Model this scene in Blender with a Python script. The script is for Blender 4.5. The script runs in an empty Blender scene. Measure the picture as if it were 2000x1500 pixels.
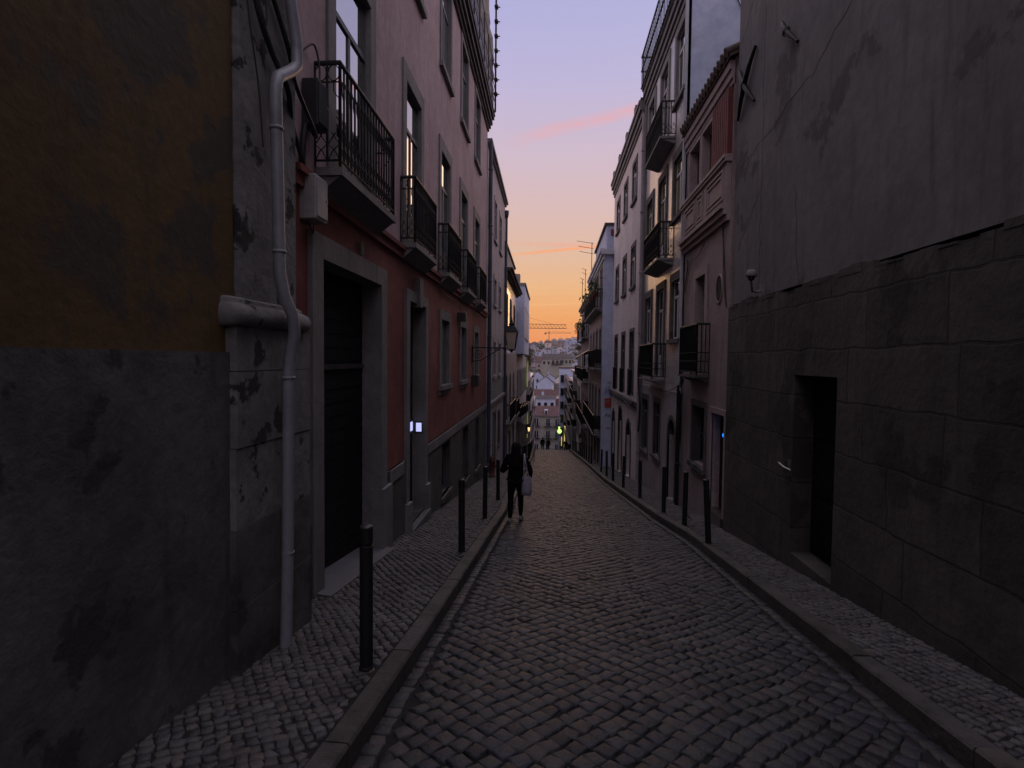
import bpy, bmesh, math, random
import numpy as np
from mathutils import Vector, Matrix, Euler
random.seed(7); rng=np.random.default_rng(5)
sc=bpy.context.scene; col=sc.collection
R=math.radians
# ---------------------------------------------------------------- camera
cd=bpy.data.cameras.new('camera'); cam=bpy.data.objects.new('camera',cd); col.objects.link(cam)
cd.sensor_width=36; cd.lens=20.29; cd.clip_start=.05; cd.clip_end=6000
cam.matrix_world=Matrix.Translation((0,0,1.75))@(Matrix.Rotation(R(4.62),4,'Z')@Matrix.Rotation(R(87.6),4,'X')@Matrix.Rotation(R(.6),4,'Z'))
sc.camera=cam
# ---------------------------------------------------------------- world: clear dusk sky, afterglow down the street (+Y)
def lin(r,g,b):
    f=lambda c:(c/255/12.92) if c/255<=.04045 else ((c/255+.055)/1.055)**2.4
    return (f(r),f(g),f(b),1)
w=bpy.data.worlds.new('World'); sc.world=w; w.use_nodes=True
nt=w.node_tree; nt.nodes.clear()
def N(t,**k):
    n=nt.nodes.new(t)
    for a,b in k.items(): setattr(n,a,b)
    return n
def MATH(op,a,b=None,c=None,clamp=False):
    n=N('ShaderNodeMath',operation=op,use_clamp=clamp)
    for i,v in enumerate((a,b,c)):
        if v is None: continue
        if isinstance(v,(int,float)): n.inputs[i].default_value=v
        else: nt.links.new(v,n.inputs[i])
    return n.outputs[0]
def RAMP(src,stops,interp='LINEAR'):
    n=N('ShaderNodeValToRGB'); nt.links.new(src,n.inputs[0]); cr=n.color_ramp; cr.interpolation=interp
    while len(cr.elements)<len(stops): cr.elements.new(.5)
    for e,(p,c) in zip(cr.elements,stops): e.position=p; e.color=c
    return n.outputs[0]
def MIX(f,a,b,bt='MIX'):
    n=N('ShaderNodeMix',data_type='RGBA',blend_type=bt)
    for i,v in ((0,f),(6,a),(7,b)):
        if isinstance(v,(int,float)): n.inputs[i].default_value=v
        elif isinstance(v,tuple): n.inputs[i].default_value=v
        else: nt.links.new(v,n.inputs[i])
    return n.outputs[2]
tc=N('ShaderNodeTexCoord'); sx=N('ShaderNodeSeparateXYZ'); nt.links.new(tc.outputs['Generated'],sx.inputs[0])
X,Y,Z=sx.outputs
warm=RAMP(Z,[(0,lin(240,136,66)),(.03,lin(246,150,78)),(.07,lin(246,170,98)),(.12,lin(240,186,132)),(.17,lin(229,188,158)),(.24,lin(221,188,182)),(.33,lin(209,188,203)),(.43,lin(191,183,218)),(.55,lin(169,172,219)),(.70,(1.05,.95,1.12,1)),(1,(1.25,1.16,1.34,1))])  # top stops raised far above dusk level, added light for the facades
cool=RAMP(Z,[(0,(.36,.28,.33,1)),(.2,(.55,.44,.50,1)),(.5,(.8,.68,.78,1)),(1,(1.25,1.16,1.34,1))])  # sky behind the camera, likewise brightened to lift the walls
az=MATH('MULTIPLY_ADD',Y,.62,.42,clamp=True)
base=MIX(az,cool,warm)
# contrails, in the tangent plane of the street direction
iy=MATH('MAXIMUM',Y,.05); u=MATH('DIVIDE',X,iy); v=MATH('DIVIDE',Z,iy)
cmb=N('ShaderNodeCombineXYZ'); nt.links.new(u,cmb.inputs[0]); nt.links.new(v,cmb.inputs[1])
def noise(scale,sxy=(1,1),det=4):
    m=N('ShaderNodeMapping'); nt.links.new(cmb.outputs[0],m.inputs[0]); m.inputs['Scale'].default_value=(sxy[0],sxy[1],1)
    n=N('ShaderNodeTexNoise'); nt.links.new(m.outputs[0],n.inputs[0]); n.inputs['Scale'].default_value=scale; n.inputs['Detail'].default_value=det
    return n.outputs[0]
def trail(base,u0,v0,u1,v1,hw,colr,amt,u_a,u_b,nz=None,wob=0.):
    k=(v1-v0)/(u1-u0)
    line=MATH('MULTIPLY_ADD',u,k,v0-k*u0)
    d=MATH('SUBTRACT',v,line)
    if wob: d=MATH('ADD',d,MATH('MULTIPLY_ADD',noise(14,(1,1)),wob,-wob/2))
    m=MATH('SUBTRACT',1,MATH('DIVIDE',MATH('ABSOLUTE',d),hw),clamp=True)
    m=MATH('SMOOTH_MIN',m,.75,.3)
    f1=N('ShaderNodeMapRange',interpolation_type='SMOOTHSTEP'); nt.links.new(u,f1.inputs[0]); f1.inputs[1].default_value=u_a; f1.inputs[2].default_value=u_b
    m=MATH('MULTIPLY',m,f1.outputs[0])
    if nz is not None: m=MATH('MULTIPLY',m,nz)
    front=MATH('GREATER_THAN',Y,.3)
    m=MATH('MULTIPLY',MATH('MULTIPLY',m,front),amt,clamp=True)
    return MIX(m,base,colr)
nz=MATH('MULTIPLY_ADD',noise(26,(1.2,3)),1.4,.1,clamp=True)
sky=trail(base,-.094,.372,.115,.420,.015,lin(232,174,180),.95,-.11,-.02,nz,.006)
sky=trail(sky,-.08,.181,.06,.1945,.0034,lin(252,172,122),1.3,-.12,-.03)
sky=trail(sky,-.08,.200,.06,.1955,.005,lin(240,174,150),.9,-.12,.0,nz)
sky=trail(sky,-.06,.0945,.05,.0985,.0022,lin(250,190,132),.9,-.12,-.05)
st=MATH('MULTIPLY_ADD',noise(9,(1,16)),1.6,-.55,clamp=True)
lowm=MATH('SUBTRACT',1,MATH('MULTIPLY',v,5.5),clamp=True)
sky=MIX(MATH('MULTIPLY',MATH('MULTIPLY',st,lowm),.55,clamp=True),sky,lin(246,140,84))
up=MATH('MULTIPLY_ADD',Z,40,.5,clamp=True)
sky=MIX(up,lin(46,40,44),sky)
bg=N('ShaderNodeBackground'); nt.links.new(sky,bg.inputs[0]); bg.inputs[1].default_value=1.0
wo=N('ShaderNodeOutputWorld'); nt.links.new(bg.outputs[0],wo.inputs[0])
# the sun is just below the hill: only a broad weak afterglow is left of it
sl=bpy.data.lights.new('afterglow','SUN'); sl.energy=.6; sl.angle=R(38); sl.color=(1,.56,.28)
so=bpy.data.objects.new('afterglow',sl); col.objects.link(so); so.rotation_euler=(R(86),0,R(180-2.5)); so['kind']='structure'
sc.view_settings.view_transform='Standard'; sc.view_settings.look='None'; sc.view_settings.exposure=0; sc.view_settings.gamma=1
sc.cycles.max_bounces=6; sc.cycles.diffuse_bounces=4; sc.cycles.use_denoising=True
# ---------------------------------------------------------------- materials
MATS={}
def mat(name,c,rough=.8,c2=None,scale=3.,bump=.2,bscale=40.,metal=0,spec=.5,stain=None,stretch=(1,1,1),island=0.,tiles=None,emit=None,es=0,ior=None,coat=0,patch=None,wob=0):
    if name in MATS: return MATS[name]
    m=bpy.data.materials.new(name); m.use_nodes=True; t=m.node_tree; b=t.nodes['Principled BSDF']
    L=t.links.new
    b.inputs['Roughness'].default_value=rough; b.inputs['Metallic'].default_value=metal; b.inputs['Specular IOR Level'].default_value=spec
    if ior: b.inputs['IOR'].default_value=ior
    if coat: b.inputs['Coat Weight'].default_value=coat; b.inputs['Coat Roughness'].default_value=.02
    g=t.nodes.new('ShaderNodeTexCoord'); mp=t.nodes.new('ShaderNodeMapping'); L(g.outputs['Object'],mp.inputs[0]); mp.inputs['Scale'].default_value=stretch
    def nz(s,d=5,src=mp): 
        n=t.nodes.new('ShaderNodeTexNoise'); n.inputs['Scale'].default_value=s; n.inputs['Detail'].default_value=d; n.inputs['Roughness'].default_value=.62; L(src.outputs[0],n.inputs[0]); return n.outputs[0]
    def mix(f,a,bb,bt='MIX'):
        n=t.nodes.new('ShaderNodeMix'); n.data_type='RGBA'; n.blend_type=bt
        for i,vv in ((0,f),(6,a),(7,bb)):
            if isinstance(vv,(int,float)): n.inputs[i].default_value=vv
            elif isinstance(vv,tuple): n.inputs[i].default_value=vv
            else: L(vv,n.inputs[i])
        return n.outputs[2]
    def thr(src,a,bb):
        n=t.nodes.new('ShaderNodeMapRange'); L(src,n.inputs[0]); n.inputs[1].default_value=a; n.inputs[2].default_value=bb; n.interpolation_type='SMOOTHSTEP'; return n.outputs[0]
    cc=(*c,1)
    if c2 is None: c2=tuple(x*.7 for x in c)
    out=mix(thr(nz(scale),.35,.68),cc,(*c2,1))
    out=mix(.35,out,mix(thr(nz(scale*9),.3,.7),(.35,.35,.35,1),(.65,.65,.65,1)),'OVERLAY')
    if stain:   # vertical rain streaks / grime
        m2=t.nodes.new('ShaderNodeMapping'); L(g.outputs['Object'],m2.inputs[0]); m2.inputs['Scale'].default_value=(3.,3.,.28)
        out=mix(mix(thr(nz(2.2,6,m2),.5,.74),(0,0,0,1),(.75,.75,.75,1)),out,(*stain,1))
    if patch:   # plaster fallen away
        out=mix(thr(nz(patch[1],7),.57,.61),out,(*patch[0],1))
    hgt=nz(bscale,6)
    if island:
        gi=t.nodes.new('ShaderNodeNewGeometry'); rr=t.nodes.new('ShaderNodeValToRGB'); L(gi.outputs['Random Per Island'],rr.inputs[0])
        e=rr.color_ramp.elements; e[0].color=(1-island,1-island,1-island*.9,1); e[1].color=(1+island,1+island*.9,1+island*.95,1)
        for ps,cl in ((.25,(.9,.93,1.12)),(.5,(1.,1.,.98)),(.72,(1.12,1.08,1.08)),(.88,(1.45,1.2,1.15)),(.96,(1.25,1.25,1.3))):
            x=rr.color_ramp.elements.new(ps); x.color=tuple(1+(q-1)*island*1.6 for q in cl)+(1,)
        out=mix(1.,out,rr.outputs[0],'MULTIPLY')
    if tiles:
        br=t.nodes.new('ShaderNodeTexBrick'); cx=t.nodes.new('ShaderNodeSeparateXYZ'); L(g.outputs['Object'],cx.inputs[0]); cb=t.nodes.new('ShaderNodeCombineXYZ'); L(cx.outputs[1],cb.inputs[0]); L(cx.outputs[2],cb.inputs[1]); 
        if wob:
            nn=t.nodes.new('ShaderNodeTexNoise'); nn.inputs['Scale'].default_value=2.3; nn.inputs['Detail'].default_value=5; L(g.outputs['Object'],nn.inputs[0]); vm=t.nodes.new('ShaderNodeVectorMath'); vm.operation='MULTIPLY_ADD'; L(nn.outputs[1],vm.inputs[0]); vm.inputs[1].default_value=(wob,wob,wob); L(cb.outputs[0],vm.inputs[2]); L(vm.outputs[0],br.inputs[0]); br.squash=1.4; br.squash_frequency=3
        else: L(cb.outputs[0],br.inputs[0])
        br.inputs['Scale'].default_value=1; br.inputs['Brick Width'].default_value=tiles[0]; br.inputs['Row Height'].default_value=tiles[1]; br.inputs['Mortar Size'].default_value=tiles[2]; br.offset=tiles[3]; br.inputs['Mortar Smooth'].default_value=.3
        br.inputs['Color1'].default_value=(1,1,1,1); br.inputs['Color2'].default_value=(.58,.57,.57,1) if wob else (.78,.78,.8,1); br.inputs['Mortar'].default_value=(.45,.43,.42,1)
        out=mix(1.,out,br.outputs[0],'MULTIPLY')
        ad=t.nodes.new('ShaderNodeMath'); ad.operation='MULTIPLY_ADD'; L(br.outputs['Fac'],ad.inputs[0]); ad.inputs[1].default_value=-1.2; L(hgt,ad.inputs[2]); hgt=ad.outputs[0]
    L(out,b.inputs['Base Color'])
    if bump:
        bp=t.nodes.new('ShaderNodeBump'); bp.inputs['Strength'].default_value=bump; bp.inputs['Distance'].default_value=.02; L(hgt,bp.inputs['Height']); L(bp.outputs[0],b.inputs['Normal'])
    if emit: b.inputs['Emission Color'].default_value=(*emit,1); b.inputs['Emission Strength'].default_value=es
    MATS[name]=m; return m
M=dict(
 red_up=mat('red_plaster_upper',(.46,.335,.355),.85,(.37,.255,.27),.9,.35,9,stain=(.27,.185,.195)),
 red_low=mat('red_plaster_lower',(.24,.075,.062),.8,(.15,.035,.034),.8,.3,9,stain=(.2,.06,.05)),
 stone=mat('limestone_trim',(.18,.175,.18),.75,(.13,.127,.13),2.5,.3,18,stain=(.12,.115,.115)),
 stone_d=mat('dark_stone',(.088,.085,.086),.8,(.046,.044,.045),1.6,.7,9,stain=(.035,.032,.03),patch=((.028,.026,.025),1.7)),
 old=mat('old_render',(.175,.17,.175),.9,(.11,.107,.11),1.9,.9,7,stain=(.10,.095,.09),patch=((.02,.02,.02),3.2)),
 r0=mat('grey_render',(.15,.145,.15),.9,(.115,.11,.115),.7,.4,7,stain=(.075,.07,.07),patch=((.07,.065,.065),.8)),
 r0b=mat('rough_blocks',(.075,.067,.064),.9,(.045,.041,.039),1.6,.9,6,tiles=(1.15,.55,.014,.37),stain=(.038,.033,.03),patch=((.03,.026,.024),.9),wob=.10),
 yellow=mat('ochre_plaster',(.10,.056,.018),.85,(.075,.042,.013),1.6,.5,9,stain=(.045,.03,.014),patch=((.05,.04,.03),.8)),
 pink=mat('pink_plaster',(.33,.262,.268),.8,(.26,.2,.205),1.4,.4,10,stain=(.15,.115,.115)),
 pinktrim=mat('pink_moulding',(.34,.27,.275),.7,(.27,.21,.215),2,.2,20),
 tile=mat('glazed_tiles',(.58,.54,.54),.34,(.42,.39,.4),1.2,.12,5,tiles=(.14,.14,.006,0),spec=.5,coat=.12),
 pale=mat('pale_mauve_plaster',(.68,.60,.60),.8,(.57,.50,.50),.9,.3,8,stain=(.32,.27,.27)),
 greyp=mat('grey_mauve_plaster',(.36,.32,.34),.8,(.28,.25,.27),.9,.3,9,stain=(.17,.14,.14)),
 greyg=mat('grey_green_plaster',(.17,.19,.19),.8,(.13,.145,.145),.9,.3,9),
 white=mat('white_plaster',(.46,.47,.53),.85,(.38,.39,.45),.7,.2,8,stain=(.36,.35,.37)),
 cream=mat('cream_plaster',(.29,.29,.26),.85,(.24,.235,.21),.6,.2,8,stain=(.33,.29,.24)),
 ochre2=mat('apricot_tiles',(.62,.46,.35),.22,(.54,.40,.30),.9,.05,8,coat=.7),
 bluew=mat('blue_white_plaster',(.44,.49,.66),.85,(.38,.42,.57),.5,.15,8),
 conc=mat('smooth_concrete',(.10,.10,.112),.75,(.08,.08,.09),2.,.2,20),
 iron=mat('black_iron',(.009,.009,.010),.6,None,6,.15,60,spec=.3),
 ironb=mat('weathered_iron',(.07,.065,.07),.42,(.035,.03,.03),6,.2,40,metal=.5),
 boll=mat('bollard_iron',(.008,.008,.010),.55,(.012,.011,.012),5,.25,40,metal=0,spec=.25),
 steel=mat('worn_steel',(.4,.38,.37),.35,None,6,.1,60,metal=1),
 wood=mat('grey_green_paint',(.10,.115,.125),.5,(.075,.085,.09),3,.15,30,stretch=(1,1,.3)),
 woodl=mat('pale_painted_wood',(.60,.58,.60),.5,(.52,.50,.52),3,.15,30,stretch=(1,1,.3)),
 doord=mat('dark_door_paint',(.008,.008,.009),.7,(.005,.005,.005),2,.3,20,spec=.2,stretch=(1,1,.2)),
 maroon=mat('maroon_slats',(.15,.028,.03),.7,(.10,.02,.022),3,.4,16),
 glass=mat('window_glass',(.012,.013,.016),.02,None,1,0,ior=6.0,spec=.5,coat=.6),
 glassc=mat('window_glass_over_curtain',(.16,.16,.17),.04,(.09,.09,.1),2.2,0,ior=2.8,coat=.5,stretch=(6,6,.2)),
 glassy=mat('window_glass_over_yellow_blind',(.30,.29,.12),.06,(.2,.19,.09),2.2,0,ior=1.6,coat=.4,stretch=(6,6,.2)),
 glassd=mat('dark_window_glass',(.01,.01,.012),.08,None,1,0,ior=1.45),
 roof=mat('clay_roof',(.085,.032,.034),.85,(.05,.022,.024),1.5,.6,10,tiles=None),
 roofd=mat('old_roof_tiles',(.085,.055,.05),.85,(.05,.035,.032),3,.6,12),
 roofb=mat('brown_roof',(.06,.046,.046),.85,(.04,.032,.032),1.,.5,10),
 pvc=mat('grey_pvc',(.20,.20,.235),.45,(.16,.16,.19),2,.08,20,stain=(.2,.2,.215)),
 bluepipe=mat('dark_blue_pipe',(.045,.055,.085),.4,None,2,.1,20),
 boxg=mat('grey_meter_box',(.38,.37,.37),.5,(.31,.3,.3),2,.1,20,stain=(.24,.23,.22)),
 boxd=mat('dark_box',(.03,.03,.034),.5,None,2,.1,20),
 cable=mat('black_cable',(.02,.02,.022),.55,None,2,.1,20),
 lampg=mat('lantern_glass',(.55,.46,.38),.25,(.45,.38,.32),3,.05,20),
 sett=mat('basalt_setts',(.038,.042,.046),.5,(.024,.026,.029),2.2,.6,45,island=.7,spec=.45),
 calc=mat('limestone_cobbles',(.072,.071,.073),.6,(.045,.042,.042),2.0,.5,50,island=.5),
 grout=mat('sandy_grit',(.008,.008,.008),.95,(.005,.005,.005),4,.6,60),
 kerb=mat('kerb_granite',(.068,.062,.056),.75,(.040,.038,.033),5,.8,16,island=.35,patch=((.03,.029,.022),5)),
 earth=mat('hill_ground',(.10,.085,.075),.95,(.07,.065,.05),.05,.2,.3),
 leaf=mat('leaf_green',(.05,.085,.03),.6,(.03,.05,.02),6,.1,30,island=.5),
 clay=mat('terracotta',(.28,.11,.06),.8,None,4,.2,30),
 skin=mat('skin',(.42,.25,.19),.5,None,4,.05,60),
 hair=mat('dark_hair',(.006,.003,.003),.8,(.003,.002,.002),9,.5,60,spec=.2,stretch=(6,6,.6)),
 jacket=mat('black_jacket_cloth',(.004,.004,.0045),.95,None,5,.5,30,spec=.1),
 legg=mat('black_leggings',(.004,.004,.005),.9,None,5,.2,60,spec=.1),
 shoe=mat('grey_white_shoe',(.20,.20,.23),.6,None,5,.2,60),
 sole=mat('dark_sole',(.02,.02,.022),.7,None,5,.2,60),
 tote=mat('pale_canvas',(.28,.28,.34),.8,(.22,.21,.29),3,.35,50),
 hyd=mat('hydrant_red',(.08,.012,.012),.6,(.05,.009,.009),4,.2,40),
 poster=mat('red_poster',(.42,.04,.03),.6,(.3,.03,.02),4,0),
 ink=mat('dark_spray_paint',(.04,.04,.06),.6,None,4,0),
 cloth1=mat('white_laundry',(.5,.48,.55),.9,(.4,.38,.45),3,.3,20),
 cloth2=mat('red_laundry',(.3,.05,.05),.9,None,3,.3,20),
 cloth3=mat('blue_laundry',(.12,.13,.3),.9,None,3,.3,20),
 tarp=mat('torn_net',(.34,.31,.27),.85,(.2,.19,.18),3,.5,30,stretch=(1,1,3)),
 crane=mat('crane_steel',(.06,.025,.012),.6,None,3,0),
 e_white=mat('lit_panel',(.5,.5,.6),.5,None,3,0,emit=(.55,.57,1.),es=.95),
 e_blue=mat('blue_light',(.02,.1,.4),.4,None,3,0,emit=(.01,.19,1.),es=2.2),
 e_warm=mat('warm_bulb',(.6,.4,.2),.4,None,3,0,emit=(1,.58,.26),es=1.6),
 e_green=mat('green_lamp',(.4,.6,.2),.4,None,3,0,emit=(.62,.95,.24),es=1.3),
 e_gstrip=mat('green_neon',(.3,.4,.1),.4,None,3,0,emit=(.40,.50,.06),es=.28),
 e_ystrip=mat('yellow_shopwindow',(.5,.4,.1),.4,None,3,0,emit=(.7,.5,.12),es=.9),
)
# ---------------------------------------------------------------- mesh helper
class MB:
    def __init__(s): s.v=[];s.f=[];s.sm=[];s.mi=[];s.cm=0
    def add(s,vs,fs,smooth=False):
        o=len(s.v); s.v+= [tuple(p) for p in vs]
        for f in fs: s.f.append(tuple(o+i for i in f)); s.sm.append(smooth); s.mi.append(s.cm)
        return s
    def hexa(s,p):   # 8 pts: bottom 0-3, top 4-7
        return s.add(p,[(0,3,2,1),(4,5,6,7),(0,1,5,4),(1,2,6,5),(2,3,7,6),(3,0,4,7)])
    def box(s,x0,x1,y0,y1,z0,z1,T=None):
        p=[(x0,y0,z0),(x1,y0,z0),(x1,y1,z0),(x0,y1,z0),(x0,y0,z1),(x1,y0,z1),(x1,y1,z1),(x0,y1,z1)]
        if T: p=[T(*q) for q in p]
        return s.hexa(p)
    def tube(s,path,r,n=6,cap=True,smooth=True):
        path=[Vector(p) for p in path]; rs=r if isinstance(r,(list,tuple)) else [r]*len(path)
        rings=[];up=None
        for i,p in enumerate(path):
            d=(path[min(i+1,len(path)-1)]-path[max(i-1,0)])
            if d.length<1e-9: d=Vector((0,0,1))
            d.normalize()
            a=Vector((0,0,1)) if abs(d.z)<.9 else Vector((1,0,0))
            if up is not None: a=up
            x=d.cross(a); 
            if x.length<1e-4: x=d.cross(Vector((0,1,0)))
            x.normalize(); yy=x.cross(d).normalized(); up=yy
            rings.append([p+(x*math.cos(2*math.pi*k/n+math.pi/n)+yy*math.sin(2*math.pi*k/n+math.pi/n))*rs[i] for k in range(n)])
        vs=[q for rr in rings for q in rr]; fs=[]
        for i in range(len(rings)-1):
            for k in range(n): a=i*n+k;b=i*n+(k+1)%n; fs.append((a,b,b+n,a+n))
        s.add(vs,fs,smooth and n>4)
        if cap: s.add(rings[0]+rings[-1],[tuple(range(n))[::-1],tuple(range(n,2*n))])
        return s
    def lathe(s,prof,c,n=16,smooth=True):
        vs=[];fs=[]
        for r,z in prof:
            for k in range(n): a=2*math.pi*k/n; vs.append((c[0]+r*math.cos(a),c[1]+r*math.sin(a),c[2]+z))
        for i in range(len(prof)-1):
            for k in range(n): a=i*n+k;b=i*n+(k+1)%n; fs.append((a,b,b+n,a+n))
        fs.append(tuple(range(n))[::-1]); fs.append(tuple(range((len(prof)-1)*n,len(prof)*n)))
        return s.add(vs,fs,smooth)
    def grid(s,rows,smooth=True):
        n=len(rows[0]); vs=[p for r in rows for p in r]; fs=[]
        for i in range(len(rows)-1):
            for k in range(n-1): a=i*n+k; fs.append((a,a+1,a+1+n,a+n))
        return s.add(vs,fs,smooth)
    def ringloft(s,rings,cap=True,smooth=True):
        n=len(rings[0]); vs=[p for r in rings for p in r]; fs=[]
        for i in range(len(rings)-1):
            for k in range(n): a=i*n+k;b=i*n+(k+1)%n; fs.append((a,b,b+n,a+n))
        if cap: fs.append(tuple(range(n))[::-1]); fs.append(tuple(range((len(rings)-1)*n,len(rings)*n)))
        return s.add(vs,fs,smooth)
    def build(s,name,m,parent=None,origin=None,recalc=True):
        ms=m if isinstance(m,(list,tuple)) else [m]
        if origin is None: origin=parent.matrix_world.translation.copy() if parent else Vector((0,0,0))
        o0=Vector(origin)
        me=bpy.data.meshes.new(name); me.from_pydata([Vector(p)-o0 for p in s.v],[],s.f)
        for mm in ms: me.materials.append(M[mm] if isinstance(mm,str) else mm)
        me.polygons.foreach_set('use_smooth',s.sm); me.polygons.foreach_set('material_index',s.mi)
        if recalc:
            b=bmesh.new(); b.from_mesh(me); bmesh.ops.recalc_face_normals(b,faces=b.faces); b.to_mesh(me); b.free()
        me.update()
        o=bpy.data.objects.new(name,me); col.objects.link(o)
        if parent:
            o.parent=parent; 
            base=parent.get('_org'); 
            o.location=o0-Vector(ORG[parent.name])
            ORG[o.name]=tuple(o0)
        else:
            o.location=o0; ORG[o.name]=tuple(o0)
        return o
ORG={}
def tag(o,label=None,cat=None,group=None,kind=None):
    if label: o['label']=label
    if cat: o['category']=cat
    if group: o['group']=group
    if kind: o['kind']=kind
    return o
def thing(name,loc,label,cat,group=None):
    o=bpy.data.objects.new(name,None); o.empty_display_size=.2; o.location=loc; col.objects.link(o); ORG[o.name]=tuple(loc)
    o.matrix_world=Matrix.Translation(loc)
    return tag(o,label,cat,group)
def copy_tree(o,loc,label=None,rot=None):
    r=o.copy(); col.objects.link(r); r.location=loc
    if rot is not None: r.rotation_euler=rot
    if label: r['label']=label
    for ch in list(o.children):
        c=ch.copy(); col.objects.link(c); c.parent=r
        for g in ch.children: d=g.copy(); col.objects.link(d); d.parent=c
    return r
def interp(pts,y):
    return float(np.interp(y,[p[0] for p in pts],[p[1] for p in pts]))
# ---------------------------------------------------------------- ground profile
PROF=[(-60,7.6),(60,-7.59),(150,-24),(170,-25),(200,-20),(300,-12),(450,-2),(600,9),(900,27),(1050,30),(1400,10)]
rz=lambda y: interp(PROF,y)
LK=[(-60,-1.04),(6,-1.04),(12,-1.07),(15,-1.22),(36,-1.6),(60,-2.5),(107,-3.3),(150,-4.4)]
RK=[(-60,2.2),(9.5,2.2),(12,2.03),(21,1.72),(31,1.62),(60,1.22),(89,1.0),(105,-.5),(150,-.5)]
lk=lambda y: interp(LK,y); rk=lambda y: interp(RK,y)
SW=.12
# terrain far beyond and under everything
rows=[]
ys=list(range(-60,160,10))+list(range(160,1101,15))+[1200,1400]
xs=[-700,-400,-250,-150,-90,-50,-25,-9,0,9,25,50,90,150,250,400,700]
def terr(x,y):
    z=rz(y)-.35
    if y>200: z+= (y-200)/700*(x*.16 if abs(x)<90 else math.copysign(90*.16,x)) + 1.5*math.sin(x*.031+y*.013)
    return z
for y in ys: rows.append([(x,y,terr(x,y)) for x in xs])
tag(MB().grid(rows).build('terrain','earth',recalc=False),kind='structure')
# road bed & pavement bed
def strip(name,f0,f1,off,m,y0,y1,step=1.,kind='structure'):
    a=MB(); rows=[]; y=y0
    while y<=y1+1e-6:
        x0,x1=f0(y),f1(y); rows.append([(x0+(x1-x0)*k/4,y,rz(y)+off) for k in range(5)]); y+=step
    return tag(a.grid(rows,False).build(name,m,recalc=False),kind=kind)
strip('road_bed',lambda y:lk(y)-.05,lambda y:rk(y)+.05,-.012,'grout',-8,60,1)
strip('lower_road',lambda y:lk(y)-.05,lambda y:rk(y)+.05,0,'sett',60,150,3)
LW=[(-10,-2.04),(0,-2.24),(30,-2.84),(42,-3.08),(62,-3.48),(88,-4.1),(107,-4.6),(150,-5.6)]
RWL=[(-10,3.19),(0,3.06),(28,2.70),(40,2.4),(60,1.95),(89,1.85),(105,1.6),(150,1.4)]
strip('pavement_bed_left',lambda y:interp(LW,y)-.1,lambda y:lk(y)-.1,SW-.014,'grout',-8,60,1)
strip('pavement_bed_right',lambda y:rk(y)+.1,lambda y:interp(RWL,y)+.1,SW-.014,'grout',-8,60,1)
strip('lower_pavement_left',lambda y:interp(LW,y)-.1,lambda y:lk(y)-.1,SW,'calc',60,150,3)
strip('lower_pavement_right',lambda y:rk(y)+.1,lambda y:interp(RWL,y)+.1,SW,'calc',60,150,3)
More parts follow.
